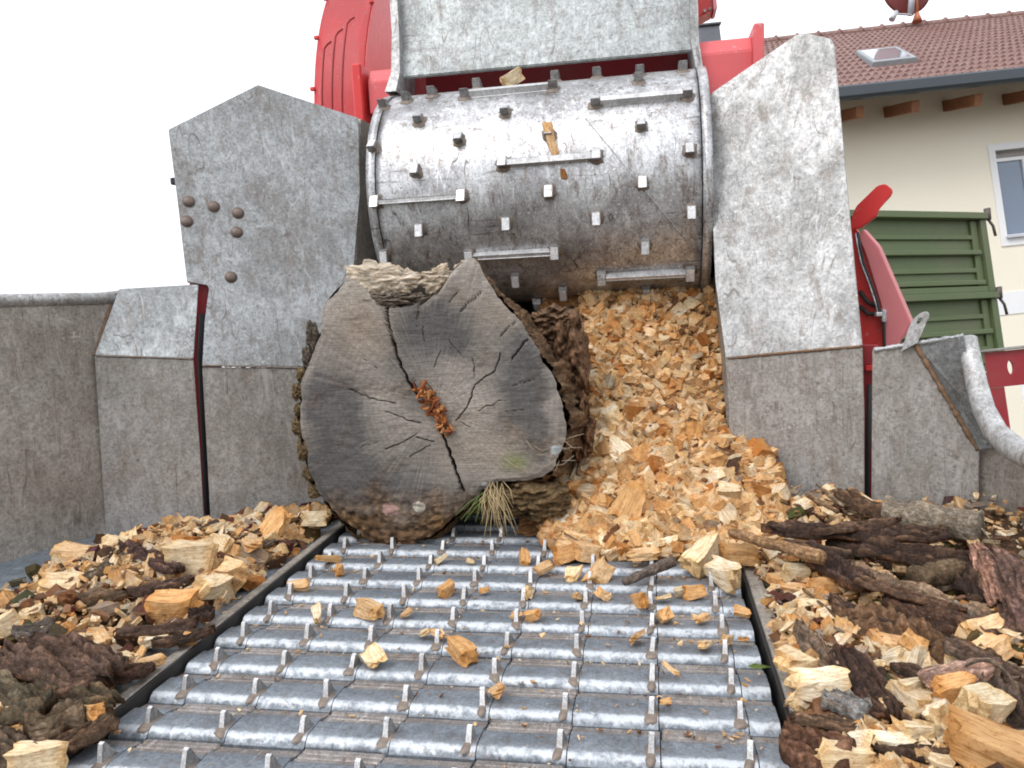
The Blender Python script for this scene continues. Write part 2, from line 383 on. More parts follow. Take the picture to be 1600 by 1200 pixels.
# mouth wall left: lower and upper
wall('mouth_wall', pL2, [(316, 574), (322, 680), (331, 850), (420, 850), (572, 790), (561, 577)], S_DULL)
fp, fq = pL2.hit(313, 572), pL2.hit(560, 575)
pLU = tplane(fp, fq, math.radians(14))
tw = wall('tower_plate', pLU, [(316, 571), (320, 500), (328, 450), (324, 444), (310, 443), (292, 440), (278, 320), (263, 202), (403, 132), (560, 184), (562, 300), (552, 420), (561, 574)], S_TOWER)
bead('weld_seam', [pLU.hit(316, 571)-pLU.n*-.002, pLU.hit(400, 573), pLU.hit(478, 575)], .003, S_WELD)
for (x, y) in ((295, 315), (334, 323), (372, 333), (292, 346), (370, 363), (361, 433)):
    n = pLU.n if pLU.n.y < 0 else -pLU.n
    c = pLU.hit(x, y); mb = MB(); q = n.to_track_quat('Z', 'Y').to_matrix()
    r = bmesh.ops.create_uvsphere(mb.bm, u_segments=18, v_segments=10, radius=.0155)
    for v in r['verts']: v.co = q @ Vector((v.co.x, v.co.y, max(v.co.z, -.002)*.62)) + c
    ring = bmesh.ops.create_cone(mb.bm, cap_ends=True, segments=20, radius1=.0185, radius2=.0165, depth=.004)
    for v in ring['verts']: v.co = q @ v.co + c
    cpart(mb, 'bolt_head', S_BOLT, True)
# returns behind the left tower edge (its folded rim)
e = [pLU.hit(*p) for p in ((560, 184), (562, 300), (552, 420))]
cpart(MB().plate([e[0]+Vector((.002, .016, 0)), e[0]+Vector((.004, .5, 0)), e[2]+Vector((.03, .5, -.5)), e[2]+Vector((0, .016, -.45)), e[2]+Vector((.002, .016, 0))], (1, 0, 0), .01), 'inner_side_wall', S_BROWN)
e = [pLU.hit(*p) for p in ((263, 202), (292, 440))]
cpart(MB().plate([e[0]+Vector((.006, .015, -.004)), e[0]+Vector((.01, .13, -.004)), e[1]+Vector((.0, .13, 0)), e[1]+Vector((-.004, .015, .01))], (-1, 0, 0), .01), 'folded_rim', S_DULL)
c = pLU.hit(268, 281); cpart(MB().box(c+Vector((-.004, .03, 0)), (.03, .02, .02), bev=.003), 'latch', S_DARK)
# red frame seen through the slot
pb = vplane((gB[0]-.1, gB[1]+.05), (gB[0]+.15, gB[1]+.16))
wall('slot_frame', pb, [(296, 432), (345, 440), (345, 860), (296, 860)], [M_REDD], .03)
b0, b1, b2 = pb.hit(322, 470), pb.hit(317, 560), pb.hit(331, 850)
cpart(MB().tube([pb.hit(320, 490)+Vector((0, -.012, 0)), b1+Vector((0, -.012, 0)), b2+Vector((0, -.012, 0))], .0085, 8), 'seal_strip', M_RUBBER)
# fold-out wing, left
wall('fold_out_wall', pL1, [(148, 557), (166, 850), (321, 850), (312, 700), (302, 562)], S_DULL)
fp, fq = pL1.hit(148, 556), pL1.hit(309, 561)
pL1U = tplane(fp, fq, math.radians(16))
wall('fold_out_wall', pL1U, [(148, 555), (186, 451), (296, 445), (310, 444), (307, 490), (302, 560)], S_BRIGHT)
bead('weld_seam', [pL1.hit(150, 556), pL1.hit(230, 558), pL1.hit(301, 561)], .0025, S_WELD, 2)
wall('outer_wall', pL0, [(185, 462), (148, 557), (160, 700), (167, 856), (0, 905), (-180, 960), (-180, 470), (0, 470)], S_BROWN)
bead('weld_seam', [pL0.hit(181, 458), pL0.hit(164, 505), pL0.hit(149, 556)], .006, S_RUSTW, 3)
tp = [pL0.hit(x, y) for x, y in ((-180, 474), (0, 470), (90, 468), (150, 467), (184, 463))]
cpart(MB().tube([p+Vector((0, .012, 0)) for p in tp], .017, 16), 'rolled_edge', S_WHITE, True)

# right side: funnel wall, tower, fold-out wing
hA, hB, hC, hD = (.575, 2.13), (.895, 2.02), (1.14, 1.935), (1.30, 1.40)
pR2 = vplane(hA, hB); pR1 = vplane(hB, hC); pR0 = vplane(hC, hD)
wall('mouth_wall', pR2, [(1134, 562), (1139, 640), (1141, 860), (1350, 860), (1350, 640), (1347, 543)], S_DULL)
fp, fq = pR2.hit(1134, 560), pR2.hit(1347, 541)
pRU = tplane(fp, fq, math.radians(14))
wall('tower_plate', pRU, [(1134, 559), (1118, 440), (1112, 300), (1110, 146), (1160, 112), (1244, 54), (1262, 52), (1298, 60), (1303, 68), (1326, 320), (1347, 540)], S_WHITE)
n = pRU.n if pRU.n.y < 0 else -pRU.n
bead('weld_seam', [pRU.hit(1137, 560)+n*.001, pRU.hit(1230, 551)+n*.001, pRU.hit(1345, 541)+n*.001], .0035, S_RUSTW, 4)
e = [pRU.hit(1110, 146), pRU.hit(1134, 560), pR2.hit(1141, 860)]
cpart(MB().plate([e[0]+Vector((0, .016, 0)), e[0]+Vector((.0, .6, 0)), e[2]+Vector((-.0, .7, -.0)), e[2]+Vector((0, .016, 0)), e[1]+Vector((0, .016, 0))], (-1, 0, 0), .01), 'inner_side_wall', S_BROWN)
e = [pRU.hit(1303, 68), pRU.hit(1347, 540)]
cpart(MB().plate([e[0]+Vector((-.006, .015, -.004)), e[0]+Vector((-.01, .12, -.01)), e[1]+Vector((-.01, .12, 0)), e[1]+Vector((-.006, .015, .0))], (1, 0, 0), .01), 'folded_rim', S_DULL)
pb = vplane((hB[0]-.05, hB[1]+.09), (hB[0]+.2, hB[1]+.02))
wall('slot_frame', pb, [(1340, 540), (1372, 540), (1378, 870), (1340, 870)], M_REDD, .03)
cpart(MB().tube([pb.hit(1357, 600)+Vector((0, -.012, 0)), pb.hit(1354, 700)+Vector((0, -.012, 0)), pb.hit(1352, 850)+Vector((0, -.012, 0))], .006, 8), 'seal_strip', M_RUBBER)
c = pb.hit(1357, 574); cpart(MB().box(c+Vector((0, -.01, 0)), (.02, .012, .012)), 'red_clip', M_RED)
wall('fold_out_wall', pR1, [(1363, 546), (1361, 860), (1528, 860), (1530, 705), (1490, 640), (1430, 538)], S_DULL)
# raised corner gusset and the rolled outer edge that sweeps down towards the camera
g0 = [pR1.hit(1430, 537), pR1.hit(1528, 703)]
off = Vector((0, -.035, .0))
q = [g0[0], pR1.hit(1440, 532), pR1.hit(1497, 524)+off*.9, pR1.hit(1508, 590)+off*1.1, pR1.hit(1530, 655)+off*1.4, pR1.hit(1548, 690)+off*1.4, g0[1]]
mb = MB()
cen = mb.bm.verts.new(pR1.hit(1490, 610)+off*.6)
vs = [mb.bm.verts.new(p) for p in q]
for i in range(len(vs)): mb.bm.faces.new((cen, vs[i], vs[(i+1) % len(vs)]))
bmesh.ops.solidify(mb.bm, geom=mb.bm.faces[:], thickness=.01)
cpart(mb, 'corner_gusset', S_BRIGHT)
bead('weld_seam', [g0[0], pR1.hit(1478, 620)+Vector((0, -.004, 0)), g0[1]], .006, S_RUSTW, 5)
tpx = [(1512, 530, 2.02), (1517, 560, 1.99), (1526, 600, 1.95), (1537, 640, 1.90), (1556, 676, 1.83), (1588, 704, 1.74), (1640, 728, 1.62), (1720, 750, 1.48)]
pts = [on_y(x, y, Y-.06) for x, y, Y in tpx]
cpart(MB().tube(pts, [.020, .021, .022, .023, .024, .025, .025, .025], 24), 'rolled_edge', S_WHITE, True)
a_, b_ = pR1.hit(1366, 547), pR1.hit(1500, 524)
bead('top_lip', [a_, pR1.hit(1430, 537), b_+Vector((0, -.02, 0))], .006, S_BRIGHT, 6)
wall('outer_wall', pR0, [(1528, 690), (1560, 700), (1600, 716), (1700, 748), (1700, 960), (1600, 930), (1527, 870)], S_BROWN)
# lifting eye
n = pR1.n if pR1.n.y < 0 else -pR1.n
mb = MB(); c = pR1.hit(1436, 503); ax = (pR1.hit(1450, 497)-c).normalized(); up = (c-pR1.hit(1425, 540)).normalized()
prof = []
for k in range(14):
    a = math.pi*(k/13); prof.append(c+ax*math.cos(a)*.022+up*math.sin(a)*.022)
prof = [c+up*-.055+ax*.012] + prof + [c+up*-.06-ax*.024]

hole = [c+ax*math.cos(2*math.pi*k/16)*.006+up*(math.sin(2*math.pi*k/16)*.008+.004) for k in range(16)]
for s_ in (.016, -.016):
    o1 = [mb.bm.verts.new(p+n*s_) for p in prof]; h1 = [mb.bm.verts.new(p+n*s_) for p in hole]
    es = [mb.bm.edges.new((o1[i], o1[(i+1) % len(o1)])) for i in range(len(o1))]+[mb.bm.edges.new((h1[i], h1[(i+1) % 16])) for i in range(16)]
    bmesh.ops.triangle_fill(mb.bm, edges=es, use_beauty=True)
    if s_ > 0: oa, ha = o1, h1
for L1, L2 in ((oa, o1), (ha, h1)):
    for i in range(len(L1)): mb.bm.faces.new((L1[i], L1[(i+1) % len(L1)], L2[(i+1) % len(L2)], L2[i]))
cpart(mb, 'lifting_eye', S_WHITE)

# feed roller
RY, RZ, RR = 2.538, .912, .338
RXL, RXR = -.435, .543
roller = None
mb = MB()
def ring_surface(mb, x0, x1, r, nx, na, mat=0):
    g = [[mb.bm.verts.new((x0+(x1-x0)*i/nx, RY+math.cos(2*math.pi*a/na)*r, RZ+math.sin(2*math.pi*a/na)*r)) for a in range(na)] for i in range(nx+1)]
    for i in range(nx):
        for a in range(na):
            f = mb.bm.faces.new((g[i][a], g[i][(a+1) % na], g[i+1][(a+1) % na], g[i+1][a])); f.smooth = True; f.material_index = mat
    return g
g = ring_surface(mb, RXL+.029, RXR-.029, RR, 40, 144)
for gg in (g[0], g[-1]): mb.bm.faces.new(gg if gg is g[-1] else gg[::-1])
for i in range(1, 40):
    for v in g[i]:
        d = noise.noise(v.co*4)*.0025+noise.noise(v.co*14)*.0007
        v.co += Vector((0, v.co.y-RY, v.co.z-RZ)).normalized()*d
roller = cpart(mb, 'feed_roller', S_ROLL)
def rpart(mb, name, mats, smooth=False):
    o = mb.build(name, mats, None, smooth); o.parent = roller; o.matrix_parent_inverse = Matrix.Identity(4); return o
for (a, b) in ((RXL, RXL+.026), (RXR-.026, RXR)):
    mb = MB(); g = ring_surface(mb, a, b, RR+.004, 1, 144); mb.bm.faces.new(g[0]); mb.bm.faces.new(g[1][::-1])
    rpart(mb, 'end_flange', S_ROLL)
rpart(MB().tube([(-.7, RY, RZ), (.8, RY, RZ)], .05, 24), 'axle', S_DARK)
def rhit(x, y):
    d = ray(x, y); oy, oz = CAM.y-RY, CAM.z-RZ
    A = d.y**2+d.z**2; B = 2*(oy*d.y+oz*d.z); C_ = oy**2+oz**2-RR**2
    D = B*B-4*A*C_
    t = (-B-math.sqrt(max(D, 0)))/(2*A)
    p = CAM+d*t; ang = math.atan2(p.z-RZ, p.y-RY)
    return p.x, ang
def lug(mb, x, ang, w=.026, h=.036, t=.026, skew=0):
    rad = Vector((0, math.cos(ang), math.sin(ang))); tan = Vector((0, -math.sin(ang), math.cos(ang))); X = Vector((1, 0, 0))
    o = Vector((x, RY, RZ))+rad*(RR-.002)
    R = Matrix((X, tan, rad)).transposed()
    def q_(a, b, c): return o+X*a+tan*b+rad*c
    hl = h*.5
    A = [q_(-w/2, t*.45, 0), q_(w/2, t*.45, 0), q_(w/2, -t*.75, 0), q_(-w/2, -t*.75, 0)]
    B = [q_(-w/2, t*.55, h), q_(w/2, t*.55, h), q_(w/2, -t*.75, hl), q_(-w/2, -t*.75, hl)]
    va = [mb.bm.verts.new(p) for p in A]; vb = [mb.bm.verts.new(p) for p in B]
    fs = [mb.bm.faces.new(va), mb.bm.faces.new(vb[::-1])]+[mb.bm.faces.new((va[i], va[(i+1) % 4], vb[(i+1) % 4], vb[i])) for i in range(4)]
    fs[1].material_index = 2
    bmesh.ops.bevel(mb.bm, geom=list(set(e for v in va+vb for e in v.link_edges)), offset=.002, segments=2, affect='EDGES', material=-1)
    # weld round the foot
    n = 18; rn = random.Random(int(x*1000)+int(ang*100))
    r0 = []; r1 = []
    for i in range(n):
        a = 2*math.pi*i/n; k = 1+rn.uniform(-.18, .18)
        cx, cy = math.cos(a), math.sin(a)
        s = 1/max(abs(cx), abs(cy))**.6
        r0.append(mb.bm.verts.new(o+X*cx*s*(w/2+.009)*k+tan*cy*s*(t/2+.009)*k+rad*.0015))
        r1.append(mb.bm.verts.new(o+X*cx*s*(w/2)+tan*cy*s*(t/2)+rad*.009))
    for i in range(n):
        f = mb.bm.faces.new((r0[i], r0[(i+1) % n], r1[(i+1) % n], r1[i])); f.material_index = 1; f.smooth = True
lugs = [(600, 168), (636, 158), (676, 150), (746, 138), (868, 127), (933, 122), (1000, 118), (1067, 112), (655, 190), (790, 178), (718, 220), (584, 232), (650, 268), (1002, 198), (1077, 236), (858, 212),
        (858, 300), (1004, 286), (657, 358), (792, 348), (932, 340), (1080, 330), (1008, 382), (806, 432), (880, 452), (1010, 450), (602, 398), (1082, 462), (998, 128)]
for (x, y) in lugs:
    X_, A_ = rhit(x, y); mb = MB(); lug(mb, X_, A_, .024 if y > 150 else .026)
    rpart(mb, 'roller_tooth', [S_TOOTH, S_WELD, S_TIP])
for (a, b) in (((728, 150), (864, 142)), ((931, 165), (1074, 150)), ((786, 256), (932, 246)), ((588, 318), (722, 305)), ((734, 398), (867, 390)), ((940, 428), (1078, 422)), ((838, 466), (938, 465))):
    xa, aa = rhit(*a); xb, ab = rhit(*b); an = (aa+ab)/2; mb = MB()
    lug(mb, xa, an); lug(mb, xb, an)
    rad = Vector((0, math.cos(an), math.sin(an))); tan = Vector((0, -math.sin(an), math.cos(an))); X = Vector((1, 0, 0))
    mb.box(Vector(((xa+xb)/2, RY, RZ))+rad*(RR+.010), (abs(xb-xa)-.02, .013, .020), Matrix((X, tan, rad)).transposed(), 2, .002)
    rpart(mb, 'grip_bar', [S_TOOTH, S_WELD, S_TIP])
# diagonal weld scar on the roller shell
pts = []
for k in range(30):
    x, y = 915+(1088-915)*k/29, 185+(395-185)*k/29
    X_, A_ = rhit(x, y); pts.append(Vector((X_, RY+math.cos(A_)*(RR+.0005), RZ+math.sin(A_)*(RR+.0005))))
rpart(MB().tube(pts, .0022, 6), 'weld_scar', S_ROLL, True)

# swing-arm guard plate above the roller
pG = tplane(on_y(628, 122, 2.50), on_y(1086, 78, 2.50), math.radians(12))
gp = [pG.hit(*p) for p in ((627, 121), (1087, 78), (1090, -60), (1088, -160), (606, -120), (612, -20))]
n = pG.n if pG.n.y < 0 else -pG.n
cpart(MB().plate(gp, n, .015, bev=.003), 'guard_plate', S_PLATE)
# cheeks either side of the guard plate, curving down behind the flanges
for pxs in (([(606, -140), (612, -20), (617, 60), (616, 120), (606, 150)], [(618, -140), (624, -20), (629, 60), (630, 120), (624, 150)]),
            ([(1086, -160), (1089, -20), (1091, 70), (1097, 110), (1108, 150)], [(1072, -160), (1076, -20), (1078, 70), (1086, 112), (1096, 155)])):
    A = [pG.hit(*p)+n*.03 for p in pxs[0]]; B = [pG.hit(*p)+n*.035 for p in pxs[1]]
    mb = MB(); k = len(A)
    a = [mb.bm.verts.new(p) for p in A]; b = [mb.bm.verts.new(p) for p in B]
    a2 = [mb.bm.verts.new(p+Vector((0, .2, 0))) for p in A]; b2 = [mb.bm.verts.new(p+Vector((0, .2, 0))) for p in B]
    for i in range(k-1):
        mb.bm.faces.new((a[i], a[i+1], b[i+1], b[i])); mb.bm.faces.new((a2[i], a2[i+1], b2[i+1], b2[i]))
        mb.bm.faces.new((a[i], a[i+1], a2[i+1], a2[i])); mb.bm.faces.new((b[i], b[i+1], b2[i+1], b2[i]))
    cpart(mb, 'guard_cheek', S_WHITE)
cpart(MB().box((.055, 2.66, 1.27), (.93, .03, .27)), 'red_crossbar', M_REDD)
c1, c2 = on_y(640, 128, 2.62), on_y(1085, 88, 2.62)
cpart(MB().box((.055, 2.80, .58), (1.05, .04, 1.2)), 'housing_back', S_DARK)
# big ribbed belt guard, upper left
GY, GZ, GR = 3.56, 1.17, .86
def gpt(a, x, r=GR): return Vector((x, GY-math.cos(a)*r, GZ+math.sin(a)*r))
gl, gr = on_y(492, 156, 2.72).x, on_y(571, 108, 2.75).x
mb = MB(); na = 48
A = [[mb.bm.verts.new(gpt(-.5+2.0*i/na, x)) for x in np.linspace(gl, gr, 6)] for i in range(na+1)]
for i in range(na):
    for j in range(5): mb.bm.faces.new((A[i][j], A[i][j+1], A[i+1][j+1], A[i+1][j])).smooth = True
bmesh.ops.solidify(mb.bm, geom=mb.bm.faces[:], thickness=.012)
guard = cpart(mb, 'belt_guard', M_REDF)
for kx, a1 in ((gl+.030, .40), (gl+.068, .46), (gl+.106, .52)):
    pth = [gpt(a, kx, GR+.001) for a in np.linspace(-.3, a1, 26)]+[gpt(a1+.02, kx+.008, GR+.001), gpt(a1+.035, kx+.024, GR+.001)]
    o = MB().tube(pth, .0032, 6).build('guard_rib', M_REDD, None, True); o.parent = guard
for a, x in ((.22, gl), (.46, gl), (.70, gl), (.64, gr)):
    o = MB().box(gpt(a, x+(-.004 if x == gl else .0), GR+.003), (.018, .014, .014), bev=.003).build('rivet', M_RED); o.parent = guard
cpart(MB().plate([gpt(-.5+2.0*i/24, gr+.004, GR-.004) for i in range(25)]+[Vector((gr+.004, GY, GZ+.1))], (1, 0, 0), .01, bev=0), 'guard_side', M_RED)
# red cross beam of the swing arm with its flanges
def square_beam(x0, x1, y, z, h, d, name, mat):
    mb = MB(); prof = [(-d/2, -h/2), (d/2, -h/2), (d/2, h/2), (-d/2+.03, h/2), (-d/2, h/2-.045)]
    a = [mb.bm.verts.new((x0, y+p, z+q)) for p, q in prof]; b = [mb.bm.verts.new((x1, y+p, z+q)) for p, q in prof]
    for i in range(5): mb.bm.faces.new((a[i], a[(i+1) % 5], b[(i+1) % 5], b[i]))
    mb.bm.faces.new(a); mb.bm.faces.new(b[::-1])
    bmesh.ops.bevel(mb.bm, geom=mb.bm.edges[:], offset=.003, segments=2, affect='EDGES')
    return cpart(mb, name, mat)
bl = on_y(570, 105, 2.62); br = on_y(1176, 50, 2.5)
square_beam(bl.x, -.36, 2.74, bl.z-.075, .15, .2, 'swing_arm_beam', M_REDF)
square_beam(.52, br.x, 2.6, br.z-.11, .21, .2, 'swing_arm_beam', M_REDF)
fl0 = on_y(557, 100, 2.62)
cpart(MB().box((fl0.x, 2.72, fl0.z-.10), (.035, .22, .2), bev=.005).box((fl0.x+.02, 2.66, fl0.z-.28), (.04, .1, .2), Euler((0, -.3, 0)).to_matrix(), bev=.004), 'beam_flange', M_RED)
fr0 = on_y(1183, 42, 2.5)
cpart(MB().box((fr0.x, 2.58, fr0.z-.14), (.030, .24, .28), bev=.004), 'beam_flange', M_REDF)
cpart(MB().tube([(fr0.x+.01, 2.52, fr0.z-.12), (fr0.x+.05, 2.52, fr0.z-.12)], .022, 12), 'grease_cap', M_REDD)
# red bracket at the top right
p = on_y(1088, 28, 2.75); q = on_y(1115, 14, 2.75); r = on_y(1108, -60, 2.75); s = on_y(1085, -60, 2.75)
cpart(MB().plate([p, q, r, s], (0, -1, 0), .1, bev=.003), 'upper_bracket', M_RED)
for (x, y) in ((1101, 17), (1109, 14)):
    c = on_y(x, y, 2.745); o = MB().box(c, (.008, .008, .008)).build('bracket_bolt', S_TOOTH); P(o)
p = on_y(1117, 14, 2.75); cpart(MB().plate([on_y(1115, 16, 2.74), on_y(1121, 12, 2.76), on_y(1113, -60, 2.76), on_y(1108, -60, 2.74)], (0, -1, 0), .1, bev=.002), 'bracket_edge', M_PINK)

# right-hand red side panel, lever and cable behind the tower
pS = vplane((.95, 2.45), (1.25, 2.30))
def spart(name, px, mat, th=.02, dy=0):
    pts = [pS.hit(*p)+Vector((0, dy, 0)) for p in px]; n_ = pS.n if pS.n.y < 0 else -pS.n
    return cpart(MB().plate(pts, n_, th, bev=.003), name, mat)
spart('side_panel', [(1325, 350), (1340, 360), (1352, 395), (1376, 470), (1392, 560), (1392, 600), (1325, 600)], M_RED)
spart('side_hood', [(1344, 358), (1368, 385), (1392, 440), (1420, 505), (1412, 520), (1398, 535), (1396, 560), (1380, 560), (1378, 480), (1352, 400), (1340, 375)], M_PINK, .05, -.02)
spart('lever', [(1325, 345), (1333, 324), (1366, 292), (1378, 289), (1389, 298), (1388, 306), (1366, 330), (1366, 338), (1340, 358), (1325, 360)], M_RED, .012, -.03)
cpts = [pS.hit(x, y)+Vector((0, -.03, 0)) for x, y in ((1336, 365), (1340, 390), (1345, 412), (1356, 440), (1366, 470), (1371, 490), (1376, 500), (1377, 540), (1377, 575))]
cpart(MB().tube(cpts, .0045, 8), 'cable', M_RUBBER, True)
cpart(MB().tube([p_+Vector((-.007, -.004, 0)) for p_ in cpts[:6]], .0022, 6), 'cable_rod', S_WORN, True)
c = cpts[5]; cpart(MB().box(c, (.03, .02, .012), bev=.002).box(c+Vector((.008, 0, -.005)), (.012, .022, .035), bev=.002), 'cable_clamp', S_WORN)
for a, b in (((1342, 455), (1368, 478)), ((1342, 478), (1368, 490))):
    cpart(MB().tube([pS.hit(*a)+Vector((0, -.008, 0)), pS.hit((a[0]+b[0])/2, (a[1]+b[1])/2+6)+Vector((0, -.014, 0)), pS.hit(*b)+Vector((0, -.008, 0))], .006, 8), 'hydraulic_hose', M_RUBBER, True)
# body of the machine behind, so that it is a solid from the side too
cpart(MB().box((.05, 3.7, .35), (1.5, 1.6, 1.3), bev=.02).box((.05, 3.3, -.9), (1.1, 3.2, .35), bev=.02), 'chipper_body', M_REDD)
cpart(MB().box((.05, 1.6, -.22), (2.0, 1.9, .1), bev=.01), 'infeed_frame', M_REDD)
for x in (-.85, .95):
    mb = MB()
    g = bmesh.ops.create_cone(mb.bm, cap_ends=True, segments=32, radius1=.45, radius2=.45, depth=.25)
    for v in g['verts']: v.co = Euler((0, math.pi/2, 0)).to_matrix() @ v.co + Vector((x, 4.2, -1.1))
    bmesh.ops.bevel(mb.bm, geom=[e for e in mb.bm.edges if len(e.link_faces) == 2 and e.calc_face_angle() > 1], offset=.05, segments=3, affect='EDGES')
    cpart(mb, 'wheel', M_RUBBER, True)

# ------------------------------------------------------------ the log
LY = 1.80
OUT = [(552, 434), (541, 436), (524, 454), (506, 476), (500, 519), (487, 553), (474, 584), (468, 623), (469, 660), (476, 709), (486, 750), (508, 785), (543, 824), (584, 850), (617, 856), (650, 848), (680, 834), (712, 806), (734, 790), (752, 766), (775, 756), (810, 752), (845, 746), (866, 730), (878, 705), (884, 662), (876, 623), (852, 571), (818, 514), (776, 464), (757, 434), (748, 414), (741, 405), (727, 405), (708, 420), (694, 440), (682, 460), (655, 478), (625, 480), (595, 474), (577, 460), (566, 446)]
lc = on_y(680, 640, LY)
O3 = [on_y(x, y, LY) for x, y in OUT]
ang = []
for p in O3:
    a = math.atan2(p.z-lc.z, p.x-lc.x); ang.append((a % (2*math.pi), math.hypot(p.x-lc.x, p.z-lc.z)))
ang.sort(); AA = np.array([a for a, _ in ang]); RRr = np.array([r for _, r in ang])
AA = np.concatenate([AA-2*math.pi, AA, AA+2*math.pi]); RRr = np.concatenate([RRr]*3)
def lrad(a): return float(np.interp(a % (2*math.pi), AA, RRr))
CR = [([(606, 478), (606, 500), (613, 532), (625, 570), (640, 600), (655, 622)], 3.2, .030), ([(688, 672), (700, 700), (712, 735), (724, 768)], 3.6, .032),
      ([(824, 530), (812, 545), (801, 560)], 2.2, .012), ([(782, 552), (774, 578), (755, 592), (742, 602), (731, 634), (713, 658)], 1.6, .010),
      ([(545, 608), (578, 623), (617, 631)], 1.5, .008), ([(603, 643), (628, 652), (657, 662)], 1.4, .008), ([(600, 702), (628, 692), (651, 678)], 1.4, .008),
      ([(640, 714), (672, 696)], 1.2, .006), ([(752, 455), (736, 470), (720, 486)], 1.5, .008), ([(716, 455), (702, 472)], 1.2, .006), ([(804, 502), (782, 526)], 1.4, .008),
      ([(660, 512), (663, 534)], 1.2, .006), ([(688, 548), (678, 575)], 1.2, .006), ([(738, 560), (742, 588)], 1.2, .006), ([(800, 603), (835, 592)], 1.2, .006),
      ([(748, 642), (782, 625)], 1.2, .006), ([(790, 644), (818, 640)], 1.1, .005), ([(652, 480), (651, 512)], 1.1, .005), ([(566, 560), (590, 576)], 1.0, .004),
      ([(720, 660), (735, 668)], 1.2, .005), ([(700, 530), (725, 560)], 1.0, .004), ([(560, 700), (590, 690)], 1.0, .004), ([(690, 640), (668, 600)], 1.3, .006), ([(650, 684), (680, 690)], 1.5, .008)]
CR3 = []
for pl_, wpx, dep in CR:
    q = [on_y(x, y, LY) for x, y in pl_]
    for k, (a, b) in enumerate(zip(q[:-1], q[1:])):
        CR3.append((a.x, a.z, b.x, b.z, wpx*1.35/1210, dep))
CRn = np.array(CR3)
def crack(x, z):
    ax, az, bx, bz, wd, dp = CRn.T
    jx = x+.004*noise.noise(Vector((x*60, z*60, 0))); jz = z+.004*noise.noise(Vector((x*60, z*60, 5)))
    dx, dz = bx-ax, bz-az; t = np.clip(((jx-ax)*dx+(jz-az)*dz)/(dx*dx+dz*dz), 0, 1)
    d = np.hypot(jx-ax-t*dx, jz-az-t*dz)
    return float(np.max(dp*np.clip(1-d/wd, 0, 1)))
def px_blob(x, z, cx, cy, rx, ry):
    p = on_y(cx, cy, LY); k = LY/1210
    return math.exp(-(((x-p.x)/(rx*k))**2+((z-p.z)/(ry*k))**2))
log = empty('log', (lc.x, LY, 0), 'weathered grey oak log with cracked sawn end jammed against the feed roller', 'log')
def lparent(o): o.parent = log; o.matrix_parent_inverse = Matrix.Translation(-Vector((lc.x, LY, 0))); return o
def sm_(a, b, x):
    t_ = max(0, min(1, (x-a)/(b-a))); return t_*t_*(3-2*t_)
NA, NR = 540, 150
verts = []; cols = []; faces = []
